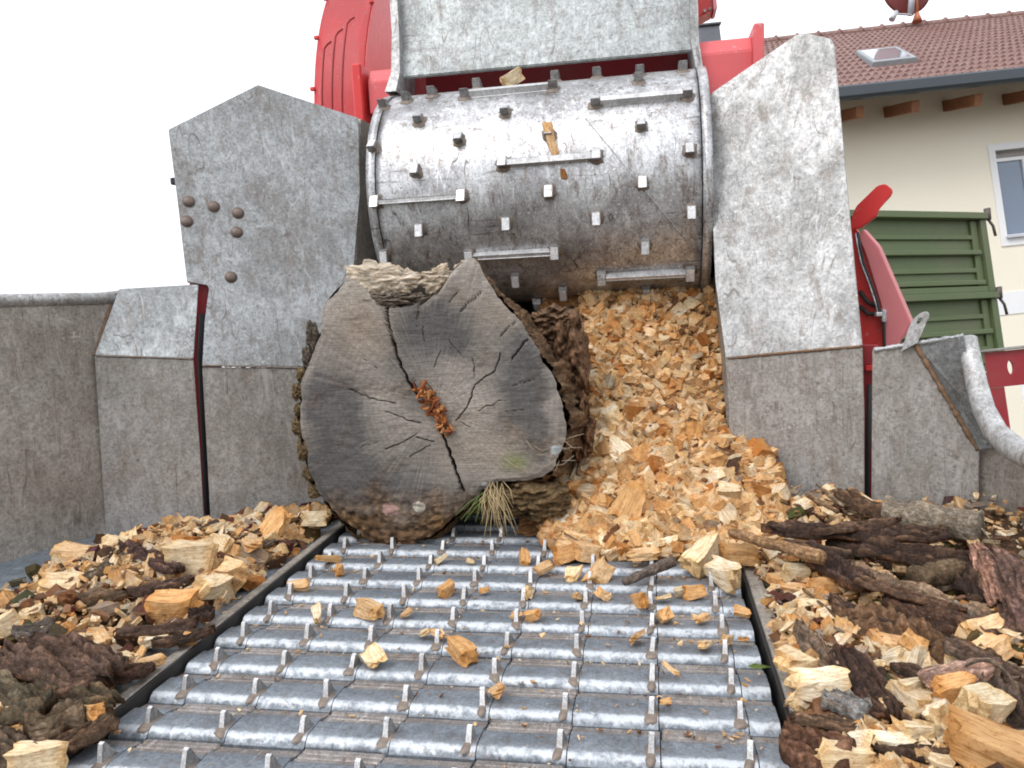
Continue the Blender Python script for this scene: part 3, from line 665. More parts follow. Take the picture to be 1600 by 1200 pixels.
for j in range(NR+1):
    s = (j/NR)
    for i in range(NA):
        a = 2*math.pi*i/NA; r = lrad(a)*s
        edge = .008*noise.fractal(Vector((a*6, 2, 0)), 1, 2, 4)*s**6
        x = lc.x+math.cos(a)*(r+edge); z = lc.z+math.sin(a)*(r+edge)
        c = crack(x, z)
        y = LY + c + .004*noise.noise(Vector((x*9, z*9, 0))) + .0012*noise.noise(Vector((x*60, z*60, 3))) + .0012*abs(noise.noise(Vector((math.cos(a)*25, math.sin(a)*25, math.hypot(x-lc.x, z-lc.z)*6)))) + .012*max(0, s-.95)/.05*.6
        y += .0002*math.sin((x*.75+z*.66)*900+9*noise.noise(Vector((x*5, z*5, 1))))
        low = max(0, min(1, (.17-z)/.17)); lowr = max(0, low*1.3+.5*noise.noise(Vector((x*14, z*14, 8))))
        y += .012*lowr*(.3+noise.fractal(Vector((x*45, z*45, 4)), 1, 2, 5))
        verts.append((x, y, z))
        base = np.array([.275, .245, .215])
        f1 = noise.fractal(Vector((x*7, 0, z*7)), 1, 2, 4); base = base*(1+.35*f1)
        rr = math.hypot(x-lc.x, z-lc.z)
        ringv = math.sin(rr*420+5*noise.noise(Vector((x*8, z*8, 2)))); base *= 1+.06*ringv
        ray_ = noise.noise(Vector((math.cos(a)*60, math.sin(a)*60, rr*5))); base *= 1+.28*ray_
        wx_ = x+.035*noise.fractal(Vector((x*8, z*8, 11)), 1, 2, 4); wz_ = z+.035*noise.fractal(Vector((x*8, z*8, 17)), 1, 2, 4)
        B_ = lambda *q: px_blob(wx_, wz_, *q)
        dark = 1.2*B_(515, 655, 60, 110)+1.1*B_(815, 590, 48, 90)+1.0*B_(700, 510, 62, 46)+.8*B_(570, 750, 95, 60)+.7*B_(635, 560, 42, 75)+.6*B_(835, 670, 38, 60)+.4*B_(700, 790, 80, 40)+.35*B_(560, 600, 50, 40)
        dark += .22*sm_(.42, .12, z) + .18*noise.fractal(Vector((x*4, z*4, 21)), 1, 2, 4)
        dark = min(.74, max(0, sm_(.12, 1.15, dark*(1+.6*f1+.6*ray_))))
        base = base*(1-dark)+np.array([.045, .048, .055])*dark
        warm = .8*px_blob(x, z, 565, 510, 45, 50)+.5*px_blob(x, z, 760, 700, 80, 50)+.5*px_blob(x, z, 780, 490, 40, 30)
        base = base*(1-.5*warm)+np.array([.36, .27, .19])*.5*warm
        green = .7*px_blob(x, z, 805, 722, 22, 14)
        base = base*(1-green)+np.array([.16, .19, .05])*green
        lw = min(1, max(0, lowr*1.2-.1))
        soil = np.array([.11, .065, .035])*(1+1.1*noise.fractal(Vector((x*70, z*70, 1)), 1, 2, 4))+np.array([.13, .07, .02])*max(0, noise.noise(Vector((x*16, z*16, 6))))
        base = base*(1-lw)+soil*lw
        for (bx_, by_, br_, cc) in ((610, 797, 15, (.32, .2, .17)), (654, 792, 12, (.42, .38, .32)), (628, 700, 6, (.3, .28, .26)), (757, 757, 5, (.5, .5, .48)), (868, 703, 9, (.4, .45, .45))):
            g_ = px_blob(x, z, bx_, by_, br_, br_*.8); g_ = 1 if g_ > .4+.15*noise.noise(Vector((x*90, z*90, 0))) else 0
            base = base*(1-g_)+np.array(cc)*g_
        pit = noise.noise(Vector((x*130, z*130, 0)))
        if pit > .62: base = base*1.3
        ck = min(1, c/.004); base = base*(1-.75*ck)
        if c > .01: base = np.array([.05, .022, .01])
        cols.append((*np.clip(base, .004, .9), 1))
for j in range(NR):
    for i in range(NA):
        a, b = j*NA+i, j*NA+(i+1) % NA
        faces.append((a, b, b+NA, a+NA))
def attr_mesh(name, verts, faces, cols, locs=None, smooth=True):
    me = bpy.data.meshes.new(name); me.from_pydata([tuple(v) for v in verts], [], faces)
    ca = me.color_attributes.new('tint', 'FLOAT_COLOR', 'POINT'); ca.data.foreach_set('color', np.array(cols, dtype=np.float32).ravel())
    la = me.attributes.new('loc', 'FLOAT_VECTOR', 'POINT')
    la.data.foreach_set('vector', np.array(locs if locs is not None else verts, dtype=np.float32).ravel())
    if smooth: me.polygons.foreach_set('use_smooth', [True]*len(me.polygons))
    me.update(); return me
m, t, b = new_mat('end_grain')
a_ = t.nodes.new('ShaderNodeAttribute'); a_.attribute_name = 'tint'
v = coords(t, kind='Object'); fn = nz(t, v, 160, 6, .7); f2 = nz(t, coords(t, (14, 14, 300), (0, .72, 0)), 1.6, 5, .65, .5)
c = mix(t, 1., a_.outputs['Color'], ramp(t, fn, [(.3, .72), (.65, 1.12)]), 'MULTIPLY'); c = mix(t, 1., c, ramp(t, f2, [(.34, .62), (.5, 1.), (.66, 1.2)]), 'MULTIPLY')
t.links.new(c, b.inputs['Base Color']); b.inputs['Roughness'].default_value = .85; b.inputs['Specular IOR Level'].default_value = .2
p_ = bump(t, b, fn, .5, .002); bump(t, b, f2, .2, .001, p_)
M_END = m
lparent(link('sawn_end', attr_mesh('sawn_end', verts, faces, cols), M_END))
# bark-covered trunk: rings running back under the roller
verts = []; cols = []; locs = []; faces = []
NL = 110; NA2 = 420; LEN = 1.05
for j in range(NL+1):
    s = j/NL; Yy = LY+.010+s*LEN
    k = 1-.20*min(1, s*2.0)
    for i in range(NA2):
        a = 2*math.pi*i/NA2; r = lrad(a)
        # smooth the notch and horn away behind the face
        rs = sum(lrad(a+d) for d in (-.3, -.15, 0, .15, .3))/5; r = r*(1-min(1, s*5))+rs*min(1, s*5)
        n1 = noise.fractal(Vector((a*7, Yy*5, 1)), 1, 2, 5); rid = 1-abs(noise.noise(Vector((a*16, Yy*7, 4))))*2
        bk = .012+.020*n1+.012*rid
        if math.sin(a) > .35: bk *= .3
        rim = min(1, s*60); bk = bk*(.35+.65*rim)
        if math.cos(a) > .3: bk += .012*noise.noise(Vector((a*30, Yy*40, 9)))
        r = r+bk
        x = lc.x+math.cos(a)*r; z = lc.z+math.sin(a)*r
        z = max(z*k, .004+.003*n1); x = lc.x+(x-lc.x)*(.96+.04*k)+.03*s
        verts.append((x, Yy, z)); locs.append((Yy, a*.3, r))
        base = np.array([.085, .055, .035])*(1+.9*n1)+np.array([.06, .04, .02])*max(0, rid)
        if math.cos(a) > .2:
            fib = noise.noise(Vector((a*9, Yy*22, 2))); base = base*1.3+np.array([.10, .045, .02])*max(0, fib)
            if noise.noise(Vector((a*5, Yy*9, 7))) > .25: base = np.array([.22, .15, .09])
        if math.cos(a) < -.5 and rid > .4: base = np.array([.19, .15, .085])
        if math.sin(a) < -.5: base = base*.8+np.array([.05, .028, .006])
        cols.append((*np.clip(base, .01, .9), 1))
for j in range(NL):
    for i in range(NA2):
        a, b = j*NA2+i, j*NA2+(i+1) % NA2
        faces.append((a, b, b+NA2, a+NA2))
lparent(link('bark', attr_mesh('bark', verts, faces, cols, locs), M_BARK))

# ------------------------------------------------------------ wood pieces
def piece(rn, L, W, T, nx=4, ny=3, nz_=2, jag=.18, wedge=.5, bend=.15, col=(.8, .55, .3), bark=False, endcol=None):
    """A torn wood chip: fibre along x, ragged ends, wedge-shaped section. Returns verts, faces, colours, fibre coordinates."""
    idx = {}; V = []; Cc = []; Lc = []; F = []
    wx, wy = rn.uniform(-wedge, wedge), rn.uniform(-wedge, wedge); sk = rn.uniform(-.35, .35); tw = rn.uniform(-.3, .3)
    ja = [[rn.uniform(-1, 1)*jag for _ in range(nz_+1)] for _ in range(ny+1)]; jb = [[rn.uniform(-1, 1)*jag for _ in range(nz_+1)] for _ in range(ny+1)]
    ro = [rn.uniform(-.12, .12) for _ in range(400)]
    tc = np.array(col); o = rn.uniform(0, 50)
    def vert(i, j, k):
        key = (i, j, k)
        if key in idx: return idx[key]
        u, v, w_ = i/nx-.5, j/ny-.5, k/nz_-.5
        lx = u + (ja[j][k]*max(0, -u*2)**2 if u < 0 else jb[j][k]*max(0, u*2)**2) + sk*v*.6
        h = (i*37+j*17+k*7) % 400
        wv = v*(1+wx*u*1.2)*(1 - .12*(abs(u*2))**3) + ro[h]*.32
        ww = w_*(1+wy*u*1.3+wx*v*.6) + ro[(h*3) % 400]*.22 + bend*(u*u*4-.5)*.4
        ca, sa = math.cos(tw*u), math.sin(tw*u)
        y, z = wv*W, ww*T
        V.append((lx*L, y*ca-z*sa, y*sa+z*ca)); Lc.append((lx*L+o, y+o, z))
        c = tc*(1+.10*ro[(h*5) % 400]/.12)
        if endcol is not None and abs(u) > .49: c = np.array(endcol)
        if bark and k == nz_: c = np.array([.10, .06, .04])*(1+ro[(h*7) % 400]*3)
        Cc.append((*np.clip(c, .01, .95), 1))
        idx[key] = len(V)-1; return idx[key]
    for i in range(nx):
        for j in range(ny):
            F.append((vert(i, j, 0), vert(i, j+1, 0), vert(i+1, j+1, 0), vert(i+1, j, 0)))
            F.append((vert(i, j, nz_), vert(i+1, j, nz_), vert(i+1, j+1, nz_), vert(i, j+1, nz_)))
    for i in range(nx):
        for k in range(nz_):
            F.append((vert(i, 0, k), vert(i+1, 0, k), vert(i+1, 0, k+1), vert(i, 0, k+1)))
            F.append((vert(i, ny, k), vert(i, ny, k+1), vert(i+1, ny, k+1), vert(i+1, ny, k)))
    for j in range(ny):
        for k in range(nz_):
            F.append((vert(0, j, k), vert(0, j, k+1), vert(0, j+1, k+1), vert(0, j+1, k)))
            F.append((vert(nx, j, k), vert(nx, j+1, k), vert(nx, j+1, k+1), vert(nx, j, k+1)))
    return V, F, Cc, Lc
TINT = {'cream': (.78, .65, .45), 'pale': (.82, .73, .57), 'tan': (.70, .51, .31), 'orange': (.64, .40, .19), 'rusty': (.52, .27, .10), 'brown': (.22, .12, .07), 'grey': (.34, .28, .23)}
WTS = [('cream', 32), ('pale', 21), ('tan', 28), ('orange', 12), ('rusty', 3), ('brown', 3), ('grey', 2)]
def pick(rn):
    k = rn.uniform(0, 101)
    for n_, w_ in WTS:
        k -= w_
        if k <= 0: return n_
    return 'tan'
SHAPE = {'blocky': (1, .72, .58), 'flat': (1, .68, .30), 'slender': (1, .34, .26), 'chunky': (1, .58, .44)}
LIB = {}
rn = random.Random(11)
for tn in TINT:
    for sn, (l, ww_, tt) in SHAPE.items():
        for q in range(3 if tn in ('cream', 'tan', 'orange', 'pale') else 1):
            kk, ks = rn.uniform(.85, 1.1), rn.uniform(.93, 1.05); c = (TINT[tn][0]*kk, TINT[tn][1]*kk*ks, TINT[tn][2]*kk*ks*ks)
            V, F, Cc, Lc = piece(rn, l, ww_*rn.uniform(.8, 1.2), tt*rn.uniform(.8, 1.25), 5, 4, 3, rn.uniform(.07, .18), .5, .1, c, bark=(q == 2), endcol=tuple(x*k for x, k in zip(c, (.92, .8, .62))))
            V = [(x*.05, y*.05, z*.05) for x, y, z in V]; Lc = [(x*.05, y*.05, z*.05) for x, y, z in Lc]
            LIB.setdefault((tn, sn), []).append(attr_mesh('wood_chip', V, F, Cc, Lc, smooth=False))
for lst in LIB.values():
    for me in lst: me.materials.append(M_WOOD)

# heights of the banks of chips and bark
def sm(a, b, x):
    t_ = max(0, min(1, (x-a)/(b-a))); return t_*t_*(3-2*t_)
def h_heap(x, y):
    front = 1.70+.16*sm(.25, -.05, x)+.28*sm(-.02, -.2, x)
    if x > .42: front += .0
    h = max(0, (y-front))*.30
    h += .46*max(0, min(1, (y-front-.10)/(2.53-front-.10)))**1.35
    # shoulders down along the right wall
    h -= .10*sm(.35, .60, x)*sm(1.8, 2.15, y)*(1-sm(2.2, 2.5, y))
    return max(0, min(.60, h + .012*noise.noise(Vector((x*9, y*9, 0)))*(1 if h > .01 else 0)))
def h_right(x, y):
    e = sm(.545, .66, x); back = 1-sm(1.95, 2.15, y)*.3
    return e*(.030+.03*sm(.8, 1.15, x)+.028*noise.noise(Vector((x*6, y*6, 3)))+.045*sm(1.65, 2.0, y)*(1-sm(.7, 1.0, x)))*back
def h_left(x, y):
    e = sm(-.475, -.60, x); far = 1-sm(.18, .30, abs((x+.72)+(y-1.45)*.25)-.02)*(.9 if y > 1.25 else 0)
    # bank narrows away from the outer wall
    xl = -1.07
    cut = sm(xl, xl+.16, x)
    wf = sm(0, .13, wall_y_left(x)-.05-y)
    return e*cut*wf*(.024+.022*noise.noise(Vector((x*7, y*7, 5))))
def bed(name, h, x0, x1, y0, y1, step, base, mask, label, cat, mat):
    nx, ny = int((x1-x0)/step), int((y1-y0)/step); V = []; F = []; Cc = []; ok = {}
    for j in range(ny+1):
        for i in range(nx+1):
            x, y = x0+i*step, y0+j*step; hh = h(x, y)
            V.append((x, y, base+hh-.006+.006*noise.noise(Vector((x*40, y*40, 0)))))
            g_ = noise.noise(Vector((x*30, y*30, 2))); c = np.array(mat)*(1+.6*g_)
            Cc.append((*np.clip(c, .01, .9), 1)); ok[(i, j)] = mask(x, y) and hh > .006
    for j in range(ny):
        for i in range(nx):
            if ok[(i, j)] and ok[(i+1, j)] and ok[(i, j+1)] and ok[(i+1, j+1)]:
                a = j*(nx+1)+i; F.append((a, a+1, a+nx+2, a+nx+1))
    o = link(name, attr_mesh(name, V, F, Cc), M_BARK); props(o, label, cat, kind='stuff'); return o
def inlog(x, y): return y > LY-.03 and abs(x-lc.x) < .275+.045*noise.noise(Vector((y*11, x*3, 7)))+.03*sm(1.95, 2.2, y)
def wall_y_left(x):
    if x < gB[0]: return gA[1]+(x-gA[0])*(gB[1]-gA[1])/(gB[0]-gA[0])
    return gB[1]+(x-gB[0])*(gC[1]-gB[1])/(gC[0]-gB[0])
def wall_y_right(x):
    if x < hB[0]: return hA[1]+(x-hA[0])*(hB[1]-hA[1])/(hB[0]-hA[0])
    if x < hC[0]: return hB[1]+(x-hB[0])*(hC[1]-hB[1])/(hC[0]-hB[0])
    return hC[1]+(x-hC[0])*(hD[1]-hC[1])/(hD[0]-hC[0])
m_heap = lambda x, y: (x < .56 or y < wall_y_right(x)-.01) and x < .72 and not (y > LY+.02 and x < .02)
m_right = lambda x, y: y < wall_y_right(x)-.012
m_left = lambda x, y: y < wall_y_left(x)-.012
bed('sawdust', h_heap, -.12, .70, 1.55, 2.72, .02, .0, m_heap, 'orange sawdust packed under the heap of chips right of the log', 'sawdust', (.30, .16, .07))
bed('bark_litter', h_right, .57, 1.45, .6, 2.2, .02, .0, m_right, 'dark crumbled bark litter lying on the right wing floor', 'litter', (.10, .06, .035))
bed('bark_litter', h_left, -1.5, -.46, .6, 2.15, .02, .006, m_left, 'dark crumbled bark litter lying on the left wing floor', 'litter', (.09, .055, .035))

cand = []                                          # (score, x, y, z, size, rot, region)
rn = random.Random(5)
def scatter(region, h, base, x0, x1, y0, y1, n, smin, smax, mask, layers=.02, dens=None):
    k = 0; tries = 0
    while k < n and tries < n*20:
        tries += 1
        x, y = rn.uniform(x0, x1), rn.uniform(y0, y1)
        if not mask(x, y): continue
        hh = h(x, y)
        if hh < .004: continue
        if dens is not None and rn.random() > dens(x, y): continue
        size = smin*(smax/smin)**(rn.random()**1.5)
        lift = rn.uniform(-.006, layers)
        cand.append((x, y, base+hh+lift, size, (rn.gauss(0, .55), rn.gauss(0, .45), rn.uniform(0, 6.283)), region, lift)); k += 1
scatter('heap', h_heap, 0, -.02, .66, 1.60, 2.62, 4700, .020, .052, lambda x, y: m_heap(x, y) and not inlog(x, y), .022)
scatter('heap', h_heap, 0, .02, .66, 1.66, 2.1, 560, .040, .072, lambda x, y: m_heap(x, y) and not inlog(x, y), .020)
scatter('right', h_right, 0, .565, .80, .75, 1.9, 1200, .014, .052, m_right, .018)
scatter('right', h_right, 0, .565, 1.40, .70, 1.35, 1700, .016, .062, m_right, .022)
scatter('right', h_right, 0, .75, 1.35, 1.3, 2.05, 350, .010, .04, m_right, .03)
scatter('left', h_left, 0.006, -1.35, -.49, .85, 2.1, 1300, .012, .050, m_left, .022)
scatter('left', h_left, 0.006, -1.15, -.49, 1.45, 2.1, 380, .025, .075, m_left, .016)
scored = []
for c_ in cand:
    p = Vector(c_[:3]); d = depth(p)
    X_ = 800+FPX*(p-CAM).dot(_r)/d; Y_ = 600-FPX*(p-CAM).dot(_u)/d
    vis = -20 < X_ < 1620 and Y_ < 1215
    scored.append(((c_[3]/d*(1+18*c_[6])) if vis and c_[6] > .006 else -1, c_))
scored.sort(key=lambda q: -q[0])
GN = {'heap': 'in the heap between the log and the right wall', 'right': 'on the right wing floor among the bark', 'left': 'on the left wing floor beside the belt'}
def add_chip(loc, size, rot, tn, sn, label, group, rnd_, flat=1):
    lst_ = LIB[(tn, sn)]; me = rnd_.choice(lst_[:2] if (group is None or rnd_.random() < .85) else lst_); o = bpy.data.objects.new('wood_chip', me); COL.objects.link(o)
    o.location = loc; o.rotation_euler = rot; s = size/.05; o.scale = (s, s, s*flat)
    props(o, label, 'wood chip', group); return o
NIND = 205
for sc_, c_ in scored[:NIND]:
    tn = pick(rn); sn = rn.choice(['blocky', 'chunky', 'flat', 'slender'])
    x, y, z, size, rot, reg, lf = c_
    add_chip((x, y, z), size, rot, tn, sn, f'{sn} {tn}-coloured wood chip {GN[reg]}', f'{sn} {tn} wood chips {GN[reg]}', rn)
def stuff_chips(region, label):
    V = []; F = []; Cc = []; Lc = []; mi = random.Random(hash(region) % 7+3 if False else len(region))
    for sc_, c_ in scored[NIND:]:
        x, y, z, size, rot, reg, lf = c_
        if reg != region: continue
        tn = pick(mi); l, ww_, tt = SHAPE[mi.choice(['blocky', 'chunky', 'flat', 'slender'])]
        kk, ks = mi.uniform(.72, 1.12), mi.uniform(.92, 1.06); c = (TINT[tn][0]*kk, TINT[tn][1]*kk*ks, TINT[tn][2]*kk*ks*ks)
        if region != 'heap' and mi.random() < .24: c = tuple(q_*mi.uniform(.5, 1.3) for q_ in (.115, .07, .045))
        if region == 'heap' and mi.random() < .5: c = tuple(a*b for a, b in zip(c, (.98, .93, .88)))
        v, f, cc, lc_ = piece(mi, l*size, ww_*size*mi.uniform(.7, 1.2), tt*size*mi.uniform(.8, 1.3), 2 if size < .03 else 3, 2, 1, .12, .5, .1, c, endcol=tuple(a*b for a, b in zip(c, (.95, .78, .58))))
        R = Euler(rot).to_matrix(); o = Vector((x, y, z)); b0 = len(V)
        for p in v: V.append(R @ Vector(p)+o)
        F += [tuple(q_+b0 for q_ in ff) for ff in f]; Cc += cc; Lc += lc_
    o = link('wood_chips', attr_mesh('wood_chips', V, F, Cc, Lc, smooth=False), M_WOOD); props(o, label, 'wood chips', kind='stuff')
stuff_chips('heap', 'dense mass of small orange wood chips heaped right of the log')
stuff_chips('right', 'small wood chips strewn over the right wing floor')
stuff_chips('left', 'small wood chips strewn over the left wing floor')

# crumbs, splinters and dust on the slats and over the bark
def crumbs(name, label, n, pos, smin, smax, tints, seed):
    rc = random.Random(seed); V = []; F = []; Cc = []; Lc = []
    for _ in range(n):
        p = pos(rc)
        if p is None: continue
        tn = rc.choice(tints); kk = rc.uniform(.6, 1.1); c = tuple(q_*kk for q_ in TINT[tn])
        size = smin*(smax/smin)**(rc.random()**2); th = rc.uniform(.12, .7)
        v, f, cc, lc_ = piece(rc, size, size*th, size*rc.uniform(.12, .4), 2, 1, 1, .25, .6, .3, c)
        Rr = Euler((rc.gauss(0, .3), rc.gauss(0, .3), rc.uniform(0, 6.3))).to_matrix(); b0 = len(V)
        V += [Rr @ Vector(q_)+p for q_ in v]; F += [tuple(q_+b0 for q_ in ff) for ff in f]; Cc += cc; Lc += lc_
    props(link(name, attr_mesh(name, V, F, Cc, Lc, smooth=False), M_WOOD), label, 'debris', kind='stuff')
def slat_z(y):
    q = ((y-(Y0-.010)) % DY)
    return .0045 if .008 < q < .05 else (-.003 if q >= .05 else -.004)
def on_belt(rc):
    y = .8+1.05*rc.random()**.75; x = rc.uniform(XL+.01, XR-.01)
    if rc.random() < .55: x = XR-.02-abs(rc.gauss(0, .28))
    if x < XL: return None
    q = ((y-(Y0-.010)) % DY)
    if rc.random() < .5: y += .075-q                      # most of it lies in the troughs
    return Vector((x, y, slat_z(y)+.001))
crumbs('crumbs', 'fine wood crumbs and dust strewn over the belt slats', 900, on_belt, .0022, .010, ('cream', 'tan', 'orange', 'brown', 'brown', 'grey'), 3)
def on_wing(h, x0, x1, y0, y1, mk, base):
    def f_(rc):
        x, y = rc.uniform(x0, x1), rc.uniform(y0, y1)
        return Vector((x, y, base+h(x, y)+rc.uniform(0, .03))) if mk(x, y) and h(x, y) > .003 else (Vector((x, y, base+.002)) if mk(x, y) and rc.random() < .25 else None)
    return f_
crumbs('splinters', 'thin splinters and crumbs among the chips on the right wing floor', 3500, on_wing(h_right, .56, 1.4, .7, 2.05, m_right, 0.), .004, .030, ('cream', 'tan', 'orange', 'brown', 'brown', 'pale', 'grey'), 4)
crumbs('splinters', 'thin splinters and crumbs among the chips on the left wing floor', 2600, on_wing(h_left, -1.15, -.475, .8, 2.05, m_left, .006), .004, .028, ('cream', 'tan', 'orange', 'brown', 'brown', 'grey'), 5)
crumbs('splinters', 'thin splinters and sawdust lying over the heap right of the log', 3500, lambda rc: (lambda x, y: Vector((x, y, h_heap(x, y)+rc.uniform(0, .022))) if m_heap(x, y) and not inlog(x, y) and h_heap(x, y) > .004 else None)(rc.uniform(0, .66), rc.uniform(1.62, 2.6)), .004, .020, ('cream', 'tan', 'orange', 'tan', 'pale'), 6)

# chips one can point to: pixel, size in pixels, tint, shape, label
def px_chip(x, y, spx, tn, sn, label, z=.0, rot=None, group=None, flat=1):
    p = on_z(x, y, z); d = depth(p); size = spx*.86*d/FPX
    r_ = rot if rot is not None else (rn.gauss(0, .3), rn.gauss(0, .3), rn.uniform(-3, 3))
    return add_chip(p, size, r_, tn, sn, label, group, rn, flat)
BELT = [(698, 914, 34, 'orange', 'blocky', 'orange block of wood on the belt below the log'), (578, 942, 58, 'tan', 'chunky', 'long curved orange chip on the belt left of the middle'),
        (722, 1005, 56, 'orange', 'blocky', 'largest fibrous orange block standing on the belt'), (585, 1016, 50, 'cream', 'flat', 'pale pointed chip lying by a belt tooth, left of the big block'),
        (778, 1070, 40, 'tan', 'flat', 'torn flat tan chip nearest the camera on the belt'), (530, 885, 26, 'orange', 'blocky', 'round rusty chip on the far left of the belt'),
        (467, 908, 34, 'tan', 'chunky', 'orange chip against the left rail of the belt'), (512, 864, 44, 'orange', 'slender', 'long rusty chip at the far left belt corner'),
        (662, 984, 22, 'cream', 'flat', 'square cream chip beside the big orange block'), (686, 984, 28, 'tan', 'flat', 'tan chip touching the square cream chip'),
        (825, 918, 30, 'pale', 'chunky', 'white chip leaning on a belt tooth right of the middle'), (832, 957, 24, 'orange', 'blocky', 'dark orange cube chip on the belt, right of the middle'),
        (808, 956, 20, 'tan', 'flat', 'small tan chip left of the dark orange cube'), (757, 918, 18, 'orange', 'blocky', 'small orange chip on the belt below the log middle'),
        (903, 928, 20, 'tan', 'blocky', 'tan chip on the belt in front of the heap'), (942, 924, 24, 'tan', 'blocky', 'tan chip beside a tooth in front of the heap'),
        (1000, 930, 34, 'orange', 'blocky', 'rusty orange chip against a belt tooth under the grey stick'), (1038, 955, 34, 'tan', 'blocky', 'tan blocky chip between two belt teeth on the right'),
        (1037, 928, 26, 'cream', 'flat', 'cream chip in front of the grey stick'), (1085, 918, 34, 'orange', 'blocky', 'orange chip on the belt under the heap edge'),
        (1062, 920, 18, 'cream', 'blocky', 'little cream cube on the belt at the heap edge'), (1098, 960, 28, 'tan', 'chunky', 'tan chip on the right side of the belt'),
        (1160, 950, 28, 'orange', 'flat', 'orange chip at the right rail of the belt'), (1100, 1000, 30, 'cream', 'flat', 'flat square cream chip on the right of the belt'),
        (1135, 993, 28, 'tan', 'blocky', 'tan chip against the rightmost belt tooth'), (1162, 994, 26, 'tan', 'flat', 'thin tan chip lying at the belt end near the right rail'),
        (995, 988, 34, 'tan', 'flat', 'split tan chip resting on a slat right of the middle'), (1050, 1040, 30, 'tan', 'flat', 'striped tan chip lying lengthwise on a slat'),
        (1040, 1092, 20, 'orange', 'flat', 'small orange chip lower right on the belt'), (1063, 1002, 12, 'cream', 'flat', 'tiny cream crumb on a slat'),
        (495, 951, 38, 'pale', 'slender', 'thin white splinter on the belt left'), (690, 868, 26, 'cream', 'slender', 'cream splinter in the shade under the log'),
        (735, 874, 14, 'cream', 'flat', 'cream crumb under the log'), (635, 954, 20, 'tan', 'flat', 'small tan chip right of the curved chip'),
        (745, 1020, 10, 'tan', 'flat', 'tan crumb beside the big block'), (848, 990, 10, 'cream', 'flat', 'cream crumb on the middle slat'), (1088, 962, 14, 'cream', 'flat', 'cream crumb on the right of the belt'),
        (820, 866, 30, 'orange', 'blocky', 'orange chip at the foot of the heap by the log'), (850, 880, 32, 'tan', 'flat', 'tan flat chip at the foot of the heap')]
for (x, y, s_, tn, sn, lab) in BELT:
    zz = .004+.12*s_*1.2/FPX
    px_chip(x, y+s_*.2, s_, tn, sn, lab, zz+ .006)
